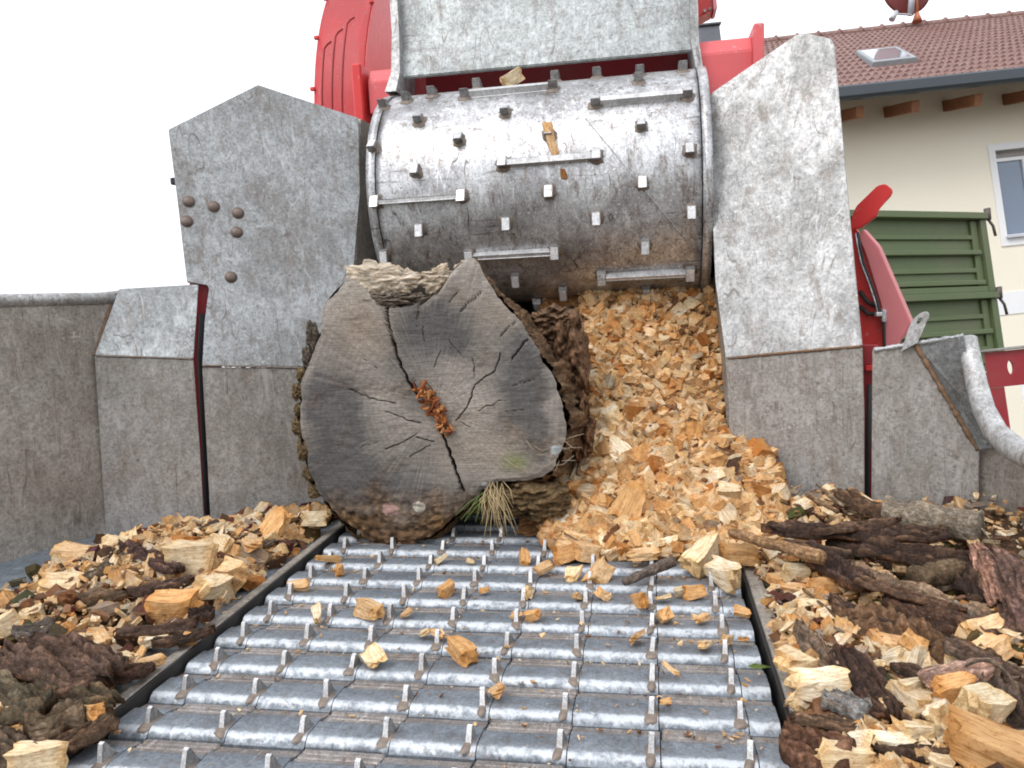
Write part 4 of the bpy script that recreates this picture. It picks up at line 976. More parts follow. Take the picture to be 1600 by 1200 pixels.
BIG = [(985, 785, 68, 'orange', 'flat', 'large upright orange slab chip in the middle of the heap', .10, (1.2, -1.1, .3)), (1140, 765, 40, 'cream', 'chunky', 'cream chunk near the top right of the heap', .14, None),
       (1200, 770, 50, 'rusty', 'chunky', 'deep orange chunk at the right wall foot', .10, (0, .3, .2)), (1220, 772, 34, 'pale', 'blocky', 'pale split block beside the deep orange chunk', .11, None),
       (1155, 866, 58, 'orange', 'chunky', 'long deep orange chip at the right edge of the heap', .04, (0, 0, -.2)), (1130, 895, 66, 'pale', 'chunky', 'big pale wedge chip at the belt corner', .03, (.2, .1, -.9)),
       (1098, 868, 74, 'cream', 'chunky', 'long cream chip pointing up the heap', .035, (.1, -.3, .8)), (1005, 865, 52, 'tan', 'flat', 'banded tan chip above the grey stick', .03, (0, 0, .2)),
       (1242, 895, 40, 'cream', 'blocky', 'cream cube chip right of the belt corner', .05, (.1, .1, .1)), (960, 815, 60, 'orange', 'flat', 'wide orange flake low in the heap', .05, (.6, 0, .3)),
       (998, 828, 42, 'cream', 'blocky', 'cream wedge in the lower heap', .05, (.4, .2, 2)), (885, 865, 46, 'orange', 'blocky', 'orange block at the heap foot', .02, None),
       (915, 862, 44, 'tan', 'blocky', 'tan rounded block at the heap foot', .025, None), (935, 898, 46, 'tan', 'blocky', 'brownish tan block on the last visible slat', .012, None), (895, 896, 34, 'cream', 'flat', 'cream flake on the last visible slat', .012, None),
       (1240, 1030, 70, 'cream', 'flat', 'broad cream flake beside the right rail', .05, (.1, .2, .9)), (1280, 1072, 88, 'pale', 'chunky', 'large pale torn chunk on the right wing', .06, (0, .1, .1)),
       (1445, 1110, 60, 'pale', 'flat', 'flat pale chip near the orange chunk lower right', .05, (0, 0, .4)), (1535, 1105, 84, 'cream', 'blocky', 'cream block with grey bark side at the lower right', .09, (.2, .2, .7)),
       (1560, 1180, 150, 'orange', 'chunky', 'very large orange chunk in the lower right corner', .07, (0, .2, -.5)), (1490, 1075, 60, 'orange', 'blocky', 'orange wedge above the cream block lower right', .08, (.3, 0, .3)),
       (1395, 1160, 64, 'pale', 'chunky', 'white torn chip at the bottom right', .05, (0, 0, .1)), (1440, 1140, 60, 'cream', 'slender', 'slender cream chip at the bottom right', .06, (0, 0, .05)), (1320, 1180, 84, 'cream', 'chunky', 'cream chip cut by the bottom edge', .05, (0, 0, .1)),
       (1430, 1030, 50, 'pale', 'slender', 'white upright splinter below the big bark roll', .08, (.2, -1.1, .3)), (1425, 1070, 56, 'cream', 'slender', 'striped cream splinter below the big bark roll', .07, (0, 0, .6)),
       (118, 868, 66, 'tan', 'blocky', 'big fibrous tan block far left by the outer wall', .045, (0, .1, .2)), (98, 915, 66, 'cream', 'flat', 'cream flake below the big tan block at the left', .05, (.3, .2, .6)),
       (50, 965, 46, 'cream', 'blocky', 'cream chip near the left edge', .05, None), (14, 940, 36, 'orange', 'blocky', 'orange chip at the left edge', .04, None), (270, 945, 74, 'orange', 'blocky', 'crumbly round orange lump on the left wing', .05, (.2, 0, .3)),
       (332, 915, 60, 'cream', 'chunky', 'cream curved chip on the left bank', .06, (.6, .3, 1.4)), (300, 870, 90, 'cream', 'chunky', 'long cream and grey chip on the left bank', .07, (0, .1, -.1)),
       (430, 820, 58, 'orange', 'flat', 'tall orange flake at the top of the left bank', .075, (.9, -.9, .3)), (490, 810, 40, 'cream', 'blocky', 'cream block beside the log foot', .06, None), (365, 890, 54, 'tan', 'blocky', 'tan striped block on the left bank', .06, None),
       (240, 998, 46, 'pale', 'flat', 'white topped chip on the left bank', .03, (0, .1, .3)), (290, 998, 38, 'orange', 'blocky', 'orange nugget by the left rail', .025, None), (238, 1035, 40, 'tan', 'chunky', 'yellow-brown nugget by the left rail', .03, None),
       (145, 1110, 46, 'orange', 'blocky', 'rusty and cream chip lower left', .04, None), (60, 1185, 90, 'cream', 'chunky', 'cream chunk cut by the bottom left edge', .04, (0, .1, .2)), (0, 985, 60, 'cream', 'blocky', 'striped cream block cut by the left edge', .05, None),
       (160, 955, 44, 'grey', 'chunky', 'grey chip on the left wing', .05, None), (350, 850, 50, 'cream', 'chunky', 'cream chip at the top of the left bank', .06, None), (395, 850, 46, 'tan', 'flat', 'tan flake at the top of the left bank', .065, None)]
for (x, y, s_, tn, sn, lab, z, rot) in BIG: px_chip(x, y, s_, tn, sn, lab, z, rot)

# bark slabs, sticks and a length of weathered branch
def slab(name, a, b, W, T, curl, seed, inner, outer, label, cat, group=None, ragged=.25, bow=.0, roll=0, mat=None, rough=.5):
    """A slab of bark from a to b, curled across its width, ridged outside, with torn ends."""
    a, b = Vector(a), Vector(b); ax = (b-a); L = ax.length; ax.normalize()
    side = ax.cross(Vector((0, 0, 1))).normalized(); up = side.cross(ax)
    R = Matrix.Rotation(roll, 3, ax); side = R @ side; up = R @ up
    nx, ny = max(20, int(L/.0055)), 26; V = []; F = []; Cc = []; Lc = []
    for lay in (0, 1):
        for i in range(nx+1):
            for j in range(ny+1):
                u, v_ = i/nx, j/ny*2-1
                wloc = W/2*(1-.35*abs(noise.noise(Vector((u*4+seed, v_*0.3, 1))))*1.3)*(1-.5*max(0, abs(u-.5)*2-.75)/.25)
                uu = u+ragged*.25*noise.noise(Vector((v_*4+seed, seed, 2)))*(abs(u-.5)*2)**3
                th = v_*curl
                if curl > .05:
                    rad_ = wloc/curl; sx, sz = math.sin(th)*rad_, (math.cos(th)-1)*rad_
                else: sx, sz = v_*wloc, 0
                nn = noise.fractal(Vector((u*L*30+seed, v_*W*55, 0)), 1, 2, 4)
                rd = abs(noise.noise(Vector((u*L*14+seed*2, v_*W*120, 4))))
                z_ = sz + bow*(1-(2*u-1)**2) + (T*(.5+rough*nn-rough*1.0*rd) if lay else -T*.5)*(1-.6*abs(v_)**4)
                if lay:
                    pl_ = noise.fractal(Vector((u*L*16+seed, v_*W*60, 9)), 1, 2, 3)*3.2; z_ += T*.22*(math.floor(pl_)+sm(.82, 1., pl_-math.floor(pl_)))
                    fib = noise.noise(Vector((u*L*12, v_*W*330+seed, 2))); z_ += T*.10*fib
                z_ += .25*T*noise.noise(Vector((u*5, v_*2, seed)))
                p = a+ax*(uu*L)+side*(sx+.006*noise.noise(Vector((u*L*20, seed, v_))))+up*z_
                V.append(p); Lc.append((u*L, v_*W*.5, lay*T+seed))
                c = np.array(outer if lay else inner)*(1+.55*nn-.5*rd if lay else 1+.3*nn)
                if lay: c = c*(1+.22*(math.floor(pl_)+.5))*(1+.35*fib)+np.array([.05, .03, .018])*max(0, math.floor(pl_))
                Cc.append((*np.clip(c, .008, .9), 1))
    n_ = (nx+1)*(ny+1)
    for i in range(nx):
        for j in range(ny):
            k = i*(ny+1)+j
            F.append((k, k+ny+1, k+ny+2, k+1)); F.append((n_+k, n_+k+1, n_+k+ny+2, n_+k+ny+1))
    for i in range(nx):
        for j in (0, ny):
            k = i*(ny+1)+j; F.append((k, k+ny+1, n_+k+ny+1, n_+k))
    for j in range(ny):
        for i in (0, nx):
            k = i*(ny+1)+j; F.append((k, k+1, n_+k+1, n_+k))
    c0 = (a+b)/2
    V = [v_-c0 for v_ in V]
    me = attr_mesh(name, V, F, Cc, Lc)
    bm_ = bmesh.new(); bm_.from_mesh(me); bmesh.ops.recalc_face_normals(bm_, faces=bm_.faces); bm_.to_mesh(me); bm_.free()
    o = link(name, me, mat or M_BARK); o.location = c0; props(o, label, cat, group); return o
DK, BR, GY_, PK, IN = (.06, .038, .03), (.18, .11, .068), (.20, .175, .15), (.38, .22, .17), (.16, .075, .035)
def S(name, p0, p1, z0, z1, W, T, curl, seed, outer, label, cat='bark', inner=IN, **kw):
    return slab(name, on_z(p0[0], p0[1], z0), on_z(p1[0], p1[1], z1), W, T, curl, seed, inner, outer, label, cat, **kw)
S('bark_slab', (1200, 822), (1478, 832), .11, .115, .060, .016, 1.2, 1, DK, 'dark wet bark slab lying uppermost at the foot of the right wall')
S('bark_slab', (1295, 842), (1535, 872), .085, .10, .070, .018, 1.1, 2, DK, 'dark bark slab just below the uppermost one, speckled with white')
S('bark_slab', (1262, 858), (1360, 915), .085, .07, .060, .025, .8, 3, (.07, .045, .04), 'short broken dark bark chunk behind the tan stick')
S('bark_slab', (1500, 870), (1550, 940), .09, .07, .075, .02, .9, 4, DK, 'dark bark plate near the right edge under the pink shavings')
S('split_stick', (1335, 885), (1545, 965), .075, .06, .030, .018, .5, 5, (.30, .22, .16), 'long split grey stick between the dark slabs and the big roll', 'stick', inner=(.34, .2, .1))
S('bark_slab', (1385, 930), (1610, 1010), .065, .06, .075, .02, 1.2, 6, (.10, .06, .045), 'long dark brown bark slab above the big bark roll')
S('bark_roll', (1305, 958), (1560, 1050), .055, .05, .105, .038, 1.5, 7, BR, 'thick brown bark roll, the largest on the right wing', bow=.01)
S('bark_slab', (1470, 945), (1620, 1030), .055, .05, .06, .02, 1.0, 8, GY_, 'grey-edged bark strip running out at the right edge')
S('bark_slab', (1318, 1015), (1388, 1118), .06, .055, .085, .012, .3, 9, (.075, .045, .036), 'flat dark brown bark patch in the middle of the right wing', rough=.25)
S('bark_slab', (1225, 1150), (1335, 1182), .04, .05, .085, .026, .8, 10, (.17, .09, .06), 'reddish brown bark chunk beside the nearest slats')
S('bark_slab', (1288, 1085), (1358, 1112), .06, .058, .055, .016, .4, 11, (.20, .21, .22), 'small bluish grey bark plate below the pale torn chunk')
S('bark_slab', (1250, 975), (1320, 1060), .045, .045, .05, .018, .8, 12, (.24, .18, .14), 'pale brown bark chip beside the head of the big roll')
S('bark_slab', (1555, 1060), (1620, 1140), .08, .07, .09, .03, 1.0, 13, (.12, .09, .075), 'dark grey bark chunk at the lower right edge')
S('bark_slab', (1310, 770), (1390, 800), .12, .11, .07, .02, .9, 14, (.12, .075, .05), 'brown bark piece against the slot in the right wall')
S('bark_slab', (1390, 1090), (1480, 1175), .05, .05, .04, .014, .9, 15, (.09, .055, .04), 'narrow dark bark strip among the pale chips lower right')
S('bark_slab', (1545, 860), (1600, 990), .12, .07, .09, .012, .8, 16, (.16, .1, .085), 'upright reddish bark plate at the right edge', roll=.9)
S('wood_shaving', (1520, 850), (1555, 940), .12, .08, .05, .006, .9, 17, PK, 'thin pink wood shaving standing by the upright bark plate', 'shaving', inner=(.5, .34, .26), roll=.8, rough=.2)
S('wood_shaving', (1440, 1060), (1560, 1035), .085, .10, .05, .005, .9, 18, (.5, .33, .27), 'long pinkish shaving curling below the bark roll', 'shaving', inner=(.5, .34, .26), roll=.4, rough=.2)
for (p0, p1, z0, z1, W, sd, col, lab) in (
    ((1225, 845), (1330, 868), .10, .09, .035, 41, (.06, .04, .03), 'thin dark bark strip between the uppermost slab and the tan stick'),
    ((1340, 905), (1500, 950), .085, .075, .035, 42, (.13, .08, .055), 'narrow reddish bark strip under the round brown stub'),
    ((1300, 935), (1420, 985), .075, .07, .04, 43, (.075, .05, .04), 'dark ragged bark strip left of the big bark roll'),
    ((1400, 1040), (1530, 1085), .07, .075, .04, 44, (.10, .065, .05), 'brown bark strip below the end of the big roll'),
    ((1240, 1120), (1340, 1135), .05, .05, .03, 45, (.15, .10, .07), 'thin brown bark strip above the reddish bark chunk'),
    ((1480, 1000), (1610, 1060), .09, .085, .05, 46, (.14, .10, .08), 'curved bark strip hanging over the roll at the right edge'),
    ((1370, 1165), (1500, 1180), .05, .055, .035, 47, (.09, .06, .045), 'dark bark strip at the bottom right between pale chips'),
    ((1270, 830), (1400, 812), .12, .12, .03, 48, (.11, .07, .05), 'slim bark strip below the grey branch piece')):
    S('bark_strip', p0, p1, z0, z1, W, .010, .7, sd, col, lab, ragged=.5)
for (p0, p1, z0, z1, W, sd, col, lab) in (
    ((60, 1060), (180, 1095), .06, .05, .06, 51, (.09, .07, .045), 'mossy bark strip just under the bark mat'),
    ((200, 925), (300, 905), .055, .055, .04, 52, (.085, .055, .045), 'dark bark strip in the middle of the left bank'),
    ((240, 1005), (330, 985), .035, .035, .035, 53, (.06, .04, .03), 'black bark strip near the left rail'),
    ((150, 1060), (240, 1040), .035, .035, .045, 54, (.10, .06, .045), 'brown bark flake by the yellow-brown nugget'),
    ((330, 862), (430, 846), .05, .05, .035, 55, (.16, .12, .09), 'greyish bark strip at the top of the left bank'),
    ((-20, 1020), (50, 1035), .05, .05, .06, 56, (.07, .05, .04), 'dark bark piece at the left edge beside the mat'),
    ((90, 1165), (180, 1120), .03, .03, .05, 57, (.12, .08, .055), 'brown bark piece at the bottom left by the rail')):
    S('bark_strip', p0, p1, z0, z1, W, .012, .7, sd, col, lab, ragged=.5)
# weathered branch piece, sticks
def branch(name, p0, p1, z0, z1, r0, r1, seed, col, label, cat='stick', bend=.0, seg=14):
    a, b = on_z(*p0, z0), on_z(*p1, z1); n = 26; V = []; F = []; Cc = []; Lc = []
    ax = (b-a).normalized(); s1 = ax.cross(Vector((0, 0, 1))).normalized(); s2 = s1.cross(ax)
    for i in range(n+1):
        u = i/n; c = a.lerp(b, u)+s2*bend*math.sin(math.pi*u)+s1*.004*noise.noise(Vector((u*4, seed, 0)))*((b-a).length*8)
        r = r0+(r1-r0)*u
        for j in range(seg):
            t_ = 2*math.pi*j/seg; nn = noise.fractal(Vector((u*6+seed, math.cos(t_)*1.5, math.sin(t_)*1.5)), 1, 2, 4)
            V.append(c+(s1*math.cos(t_)+s2*math.sin(t_))*r*(1+.28*nn)); Lc.append((u*.3, math.cos(t_)*r, math.sin(t_)*r+seed))
            Cc.append((*np.clip(np.array(col)*(1+.5*nn), .01, .9), 1))
    for i in range(n):
        for j in range(seg):
            k = i*seg+j; k2 = i*seg+(j+1) % seg; F.append((k, k2, k2+seg, k+seg))
    F.append(tuple(range(seg))[::-1]); F.append(tuple(n*seg+j for j in range(seg)))
    c0 = (a+b)/2; V = [v_-c0 for v_ in V]
    o = link(name, attr_mesh(name, V, F, Cc, Lc), M_BARK); o.location = c0; props(o, label, cat); return o
branch('branch_piece', (1385, 802), (1532, 826), .10, .10, .036, .034, 1, (.27, .24, .20), 'thick weathered grey branch piece against the right wall', 'branch')
branch('stick', (1142, 832), (1285, 872), .085, .095, .010, .013, 2, (.36, .23, .13), 'smooth tan stick pointing left over the heap edge')
branch('stick', (975, 910), (1052, 876), .022, .04, .008, .013, 3, (.18, .15, .135), 'grey stick lying on the last visible slats below the heap', seg=8)
branch('stick', (1430, 905), (1508, 886), .075, .08, .022, .020, 4, (.17, .125, .08), 'short round brown stub under the dark bark slabs')
branch('twig', (1275, 756), (1318, 792), .17, .13, .003, .004, 5, (.34, .27, .19), 'thin pale twig sticking up before the right wall', 'twig', seg=6)
branch('twig', (1262, 774), (1310, 800), .14, .12, .006, .005, 6, (.28, .19, .12), 'stubby twig below the thin pale one', 'twig', seg=7)
branch('twig', (1255, 920), (1320, 975), .06, .06, .003, .003, 7, (.25, .17, .11), 'thin brown twig over the chips left of the big roll', 'twig', seg=6)
branch('twig', (1534, 826), (1562, 862), .14, .12, .0015, .0012, 8, (.4, .33, .22), 'dry stalk leaning by the grey branch piece', 'twig', seg=5)
branch('twig', (1510, 1040), (1590, 1075), .10, .10, .003, .002, 9, (.22, .18, .14), 'grey twig at the lower right edge', 'twig', seg=6, bend=.02)
# left bank bark
S('bark_mat', (28, 1005), (170, 1055), .075, .06, .15, .020, .3, 21, (.135, .088, .07), 'large crumbly dark bark mat on the left wing', rough=.6, ragged=.6)
S('bark_slab', (128, 905), (222, 858), .055, .055, .06, .016, .8, 22, (.12, .10, .075), 'greenish grey bark piece right of the big tan block')
S('bark_slab', (190, 848), (280, 890), .065, .065, .06, .014, .6, 23, (.085, .05, .045), 'purplish dark bark piece at the back of the left bank')
S('bark_slab', (180, 990), (305, 975), .045, .045, .035, .014, .8, 24, (.10, .065, .05), 'narrow dark bark strip beside the bark mat')
S('bark_slab', (-30, 1075), (75, 1100), .06, .05, .10, .026, .9, 25, (.14, .12, .085), 'mossy bark slab at the left edge below the mat')
S('bark_slab', (40, 1140), (128, 1105), .045, .045, .075, .024, 1.0, 26, (.18, .14, .10), 'bark slab below the mat by the left rail')
S('bark_slab', (-20, 1150), (60, 1185), .045, .04, .08, .02, .8, 27, (.13, .095, .07), 'dark bark slab in the lower left corner')
S('bark_slab', (120, 935), (200, 925), .06, .06, .045, .014, .8, 28, (.13, .09, .06), 'small bark curl above the mat')
S('bark_slab', (295, 960), (335, 955), .045, .04, .05, .02, .6, 29, (.05, .03, .025), 'dark wet bark clod beside the orange lump')
S('bark_slab', (20, 985), (85, 975), .06, .06, .05, .014, .8, 30, (.15, .13, .12), 'grey bark piece behind the mat')

# log details: broken grey wood behind the notch, splinters round the pith, dry grass
def lump(name, cx, cy, wpx, hpx, Y, T, seed, col, mat=M_BARK, n=30, am=.8):
    c0 = on_y(cx, cy, Y); k = depth(c0)/FPX; V = []; F = []; Cc = []; Lc = []
    for lay in (0, 1):
        for i in range(n+1):
            for j in range(n+1):
                u, v_ = i/n*2-1, j/n*2-1
                rr = math.sqrt(u*u+v_*v_); sq = max(abs(u), abs(v_)); s = sq/max(rr, .001)
                ux, vz = u*s, v_*s; a = math.atan2(vz, ux)
                rg = 1+.35*noise.noise(Vector((math.cos(a)*2+seed, math.sin(a)*2, 0)))+.12*noise.noise(Vector((math.cos(a)*8+seed, math.sin(a)*8, 0)))
                nn = noise.fractal(Vector((ux*2.5+seed, vz*4, 0)), 1, 2, 5)
                d = T*(1-sq**3)*(1 if lay == 0 else -1)+T*am*nn
                V.append(Vector((ux*wpx*k/2*rg, -d, vz*hpx*k/2*rg)))
                Lc.append((ux*.05, vz*.05+seed, d)); Cc.append((*np.clip(np.array(col)*(1+.7*nn), .01, .9), 1))
    N_ = (n+1)**2
    for i in range(n):
        for j in range(n):
            q_ = i*(n+1)+j; F.append((q_, q_+1, q_+n+2, q_+n+1)); F.append((N_+q_, N_+q_+n+1, N_+q_+n+2, N_+q_+1))
    V = [v_+c0 for v_ in V]
    return lparent(link(name, attr_mesh(name, V, F, Cc, Lc), mat))
lump('broken_wood', 586, 434, 96, 54, LY+.016, .012, 2, (.52, .47, .40), M_WOOD, 40, .45)
lump('broken_wood', 626, 438, 60, 44, LY+.022, .012, 5, (.56, .51, .44), M_WOOD, 40, .45)
lump('broken_wood', 606, 468, 84, 24, LY+.006, .010, 9, (.24, .21, .18), M_BARK, 40, .8)
lump('broken_wood', 648, 470, 60, 24, LY+.020, .009, 19, (.18, .16, .14), M_BARK, 40, .8)
lump('broken_wood', 688, 436, 66, 44, LY+.024, .012, 12, (.50, .44, .36), M_WOOD, 40, .45)
lump('broken_wood', 722, 426, 30, 36, LY+.045, .016, 14, (.42, .36, .29), M_WOOD, 40, .5)
for k, (x, y, w_, h_) in enumerate(((474, 586, 14, 18), (467, 612, 14, 22), (470, 640, 13, 18), (468, 668, 15, 24), (476, 706, 14, 26), (484, 740, 14, 20), (494, 768, 16, 18), (482, 560, 12, 34), (490, 528, 14, 44))):
    lump('bark_knob', x-2, y, w_*1.5, h_*1.25, LY+.018, .010, 30+k*3, (.20, .15, .085) if k < 7 else (.15, .13, .11), n=12)
lump('root_lobe', 832, 782, 118, 66, LY+.03, .035, 71, (.17, .12, .065))
lump('torn_bark', 893, 560, 56, 140, LY+.24, .05, 81, (.22, .135, .085))
lump('torn_bark', 870, 505, 80, 60, LY+.28, .04, 84, (.20, .13, .085))
lump('torn_bark', 908, 670, 44, 110, LY+.17, .05, 87, (.21, .12, .07))
V = []; F = []; Cc = []; Lc = []; rp = random.Random(8)
for k in range(70):
    t_ = rp.random(); x = 655+42*t_+rp.uniform(-11, 11)*(1-.3*t_); y = 606+62*t_+rp.uniform(-10, 10)
    p = on_y(x, y, LY-.006-rp.uniform(0, .012)); c = rp.choice([(.42, .17, .06), (.28, .09, .03), (.5, .25, .1), (.16, .05, .02)])
    v, f, cc, l_ = piece(rp, rp.uniform(.012, .026), .007, .005, 3, 1, 1, .3, .5, .8, c)
    R = Euler((rp.uniform(-1.5, 1.5), rp.uniform(-1.2, 1.2), rp.uniform(-1, 1))).to_matrix(); b0 = len(V)
    V += [R @ Vector(q_)+p for q_ in v]; F += [tuple(q_+b0 for q_ in ff) for ff in f]; Cc += cc; Lc += l_
lparent(link('pith_splinters', attr_mesh('pith_splinters', V, F, Cc, Lc, False), M_WOOD))
mb = MB(); rg = random.Random(2)
for k in range(46):
    x, y = 772+rg.uniform(-14, 16), 762+rg.uniform(-10, 14)
    p = on_y(x, y, LY-.01); q = on_y(x+rg.uniform(-22, 30), y+rg.uniform(35, 78), LY-.05-rg.uniform(0, .03)); mid = p.lerp(q, .5)+Vector((rg.uniform(-.012, .012), -rg.uniform(.01, .03), .012))
    mb.tube([p, mid, q], [.0011, .001, .0005], 4)
lparent(mb.build('dry_grass', plain('straw', (.42, .32, .17), .8)))
mb = MB()
for k in range(16):
    x, y = 850+rg.uniform(-40, 40), 700+rg.uniform(-18, 40)
    p = on_y(x, y, LY-.006); q = on_y(x+rg.uniform(-45, 45), y+rg.uniform(-22, 22), LY-.012); mid = p.lerp(q, .5)+Vector((0, -.012, rg.uniform(-.01, .01)))
    mb.tube([p, mid, q], .0007, 4)
for k in range(6):
    x = 760+rg.uniform(-10, 10); p = on_y(x, 770, LY-.005); q = on_y(x-rg.uniform(10, 45), 812+rg.uniform(-10, 20), LY-.03); mb.tube([p, p.lerp(q, .5)+Vector((0, -.01, .006)), q], .0012, 4, mat=1)
lparent(mb.build('dry_stalks', [plain('stalk', (.36, .29, .2), .8), plain('green_blade', (.13, .19, .05), .7)]))
# chips caught on the roller
X_, A_ = rhit(862, 222)
o = add_chip((X_, RY+math.cos(A_)*(RR+.012), RZ+math.sin(A_)*(RR+.012)), .082, (.1, 1.35, .3), 'tan', 'slender', 'splintered wood piece caught on the feed roller between its teeth', None, rn)
X_, A_ = rhit(800, 134)
add_chip((X_, RY+math.cos(A_)*(RR+.02), RZ+math.sin(A_)*(RR+.02)), .06, (.2, -.5, .3), 'cream', 'blocky', 'cream chip wedged on top of the roller below the guard plate', None, rn)
X_, A_ = rhit(881, 272)
add_chip((X_, RY+math.cos(A_)*(RR+.003), RZ+math.sin(A_)*(RR+.003)), .026, (.1, 1.2, 1.2), 'rusty', 'flat', 'small rusty flake stuck to the middle of the roller', None, rn)
# green leaf at the belt end
mb = MB(); p = on_z(1188, 1042, .02); L_ = [(-.02, 0), (-.008, .008), (.008, .009), (.018, .002), (.008, -.006), (-.008, -.006)]
cen = mb.bm.verts.new(p+Vector((0, 0, .004))); vs = [mb.bm.verts.new(p+Vector((a, b, .002*math.sin(i*2)))) for i, (a, b) in enumerate(L_)]
for i in range(6): mb.bm.faces.new((cen, vs[i], vs[(i+1) % 6]))
bmesh.ops.solidify(mb.bm, geom=mb.bm.faces[:], thickness=.001)
props(mb.build('leaf', plain('leaf_green', (.16, .22, .04), .6)), 'small green leaf at the right end of the slats', 'leaf')

# ------------------------------------------------------------ yard and house (their own level: the chipper stands tilted)
hp, hr = .060, -.105
_hf = (_f*math.cos(hp) + _u*0)                     # house frame from the camera axes: roll, then pitch
cr_, sr_ = math.cos(hr), math.sin(hr)
hR = _r*cr_ - _u*sr_*1.0; hU = _r*sr_ + _u*cr_
hU2 = hU*math.cos(hp) + _f*math.sin(hp); hF = _f*math.cos(hp) - hU*math.sin(hp); hF = hF.normalized()
if hF.dot(_f) < 0: hF = -hF
HM = Matrix((hR, hF, hU2)).transposed().to_4x4(); HM.translation = CAM
HI = HM.inverted()
def H(x, y, z): return HM @ Vector((x, y, z))
def hpx(x, y, Y):                                  # house coordinates of a pixel at depth Y
    d = HI.to_3x3() @ ray(x, y); return d*(Y/d.y)
def hbuild(mb, name, mats, parent=None, smooth=False):
    o = mb.build(name, mats, None, smooth)
    o.matrix_world = HM
    if parent is not None:
        o.parent = parent; o.matrix_parent_inverse = parent.matrix_world.inverted()
    return o
GZ0 = -2.15
mb = MB(); mb.poly([(-400, -400, GZ0), (400, -400, GZ0), (400, 600, GZ0), (-400, 600, GZ0)])
m, t, b = new_mat('yard'); v = coords(t); c = mix(t, ramp(t, nz(t, v, .25, 6), [(.4, 0.), (.6, 1.)]), (.14, .13, .12), (.10, .12, .05)); c = mix(t, nz(t, v, 9, 6), c, (.17, .155, .14))
t.links.new(c, b.inputs['Base Color']); b.inputs['Roughness'].default_value = .9
props(hbuild(mb, 'ground', m), kind='structure')
D = 10.0
m, t, b = new_mat('cream_render'); v = coords(t)
c = mix(t, nz(t, v, 1.2, 5), (.82, .76, .63), (.87, .82, .70)); c = mix(t, ramp(t, nz(t, v, 80, 4), [(.3, .25), (.6, 0.)]), c, (.6, .53, .4))
t.links.new(c, b.inputs['Base Color']); b.inputs['Roughness'].default_value = .9; bump(t, b, nz(t, v, 160, 4), .5, .004); M_CREAM = m
M_WHITE = plain('white_plaster', (.78, .78, .79), .8, 0, .04, 3)
M_PVC = plain('window_frame_white', (.82, .82, .84), .35, 0, .03, 3)
M_GLASS, t, b = new_mat('window_glass'); b.inputs['Base Color'].default_value = (.13, .18, .26, 1); b.inputs['Roughness'].default_value = .06; b.inputs['Specular IOR Level'].default_value = 1
M_WOODH = plain('rafter_wood', (.22, .085, .035), .6, 0, .4, 9)
M_GUT = plain('gutter_metal', (.05, .06, .07), .45, .3, .12, 4)
m, t, b = new_mat('roof_tile'); v = coords(t)
c = mix(t, nz(t, v, 3, 5), (.13, .055, .045), (.21, .10, .08)); c = mix(t, ramp(t, nz(t, v, 22, 5), [(.45, 0.), (.7, .6)]), c, (.40, .28, .24))
t.links.new(c, b.inputs['Base Color']); b.inputs['Roughness'].default_value = .5; M_TILE = m
eL, eR = hpx(1310, 150, D-.75), hpx(1600, 118, D-.75)
ez = (eL.z+eR.z)/2
house = empty('house', (0, 0, 0), 'cream rendered house with brown tiled roof behind the green trailer', 'house')
hx0 = hpx(1300, 300, D).x-2.3
house.matrix_world = HM @ Matrix.Translation((hx0, D, GZ0))
XA, XB = hx0, hx0+13.5
wt = ez+.02
# wall with the window opening
wl = hpx(1553, 234, D); wr_x = wl.x+1.25; wtop = hpx(1553, 236, D).z; wbot = hpx(1562, 372, D).z
def wbox(mb, x0, x1, z0, z1, y0=D, y1=D+.3): mb.box(((x0+x1)/2, (y0+y1)/2, (z0+z1)/2), (x1-x0, y1-y0, z1-z0))
mb = MB(); wbox(mb, XA, wl.x, GZ0, wt+.3); wbox(mb, wr_x, XB, GZ0, wt+.3); wbox(mb, wl.x, wr_x, wtop, wt+.3); wbox(mb, wl.x, wr_x, GZ0, wbot)
mb.box(((XA+XB)/2, D+9.5, (GZ0+wt+.3)/2), (XB-XA, .3, wt+.3-GZ0)); 
for x in (XA+.15, XB-.15):
    mb.box((x, D+4.9, (GZ0+wt+.3)/2), (.3, 8.9, wt+.3-GZ0))
hbuild(mb, 'wall', M_CREAM, house)
bz = hpx(1570, 457, D).z; bz2 = hpx(1570, 492, D).z
hbuild(MB().box(((XA+XB)/2, D-.006, (bz+bz2)/2), (XB-XA-.01, .012, bz-bz2)), 'painted_band', M_WHITE, house)
mb = MB(); tz = .085
for (x0, x1, z0, z1) in ((wl.x-tz, wr_x+tz, wtop, wtop+tz), (wl.x-tz, wr_x+tz, wbot-tz-.03, wbot), (wl.x-tz, wl.x, wbot, wtop), (wr_x, wr_x+tz, wbot, wtop)): wbox(mb, x0, x1, z0, z1, D-.02, D+.1)
win = hbuild(mb, 'window', M_WHITE, house)
mb = MB(); fw = .05; my = D+.10
for (x0, x1, z0, z1) in ((wl.x, wr_x, wtop-.07-fw, wtop-.07), (wl.x, wr_x, wbot, wbot+fw), (wl.x, wl.x+fw*.4, wbot+fw, wtop-.12), (wr_x-fw, wr_x, wbot+fw, wtop-.12), (wl.x+.42, wl.x+.50, wbot+fw, wtop-.12)):
    wbox(mb, x0, x1, z0, z1, my, my+.06)
hbuild(mb, 'frame', M_PVC, win)
mb = MB(); wbox(mb, wl.x, wr_x, wbot+fw, wtop-.12, my+.03, my+.035); hbuild(mb, 'pane', M_GLASS, win)
mb = MB(); wbox(mb, wl.x, wr_x, wtop-.07, wtop, my-.02, my+.06); hbuild(mb, 'shutter_box', plain('shutter', (.3, .27, .26), .6), win)
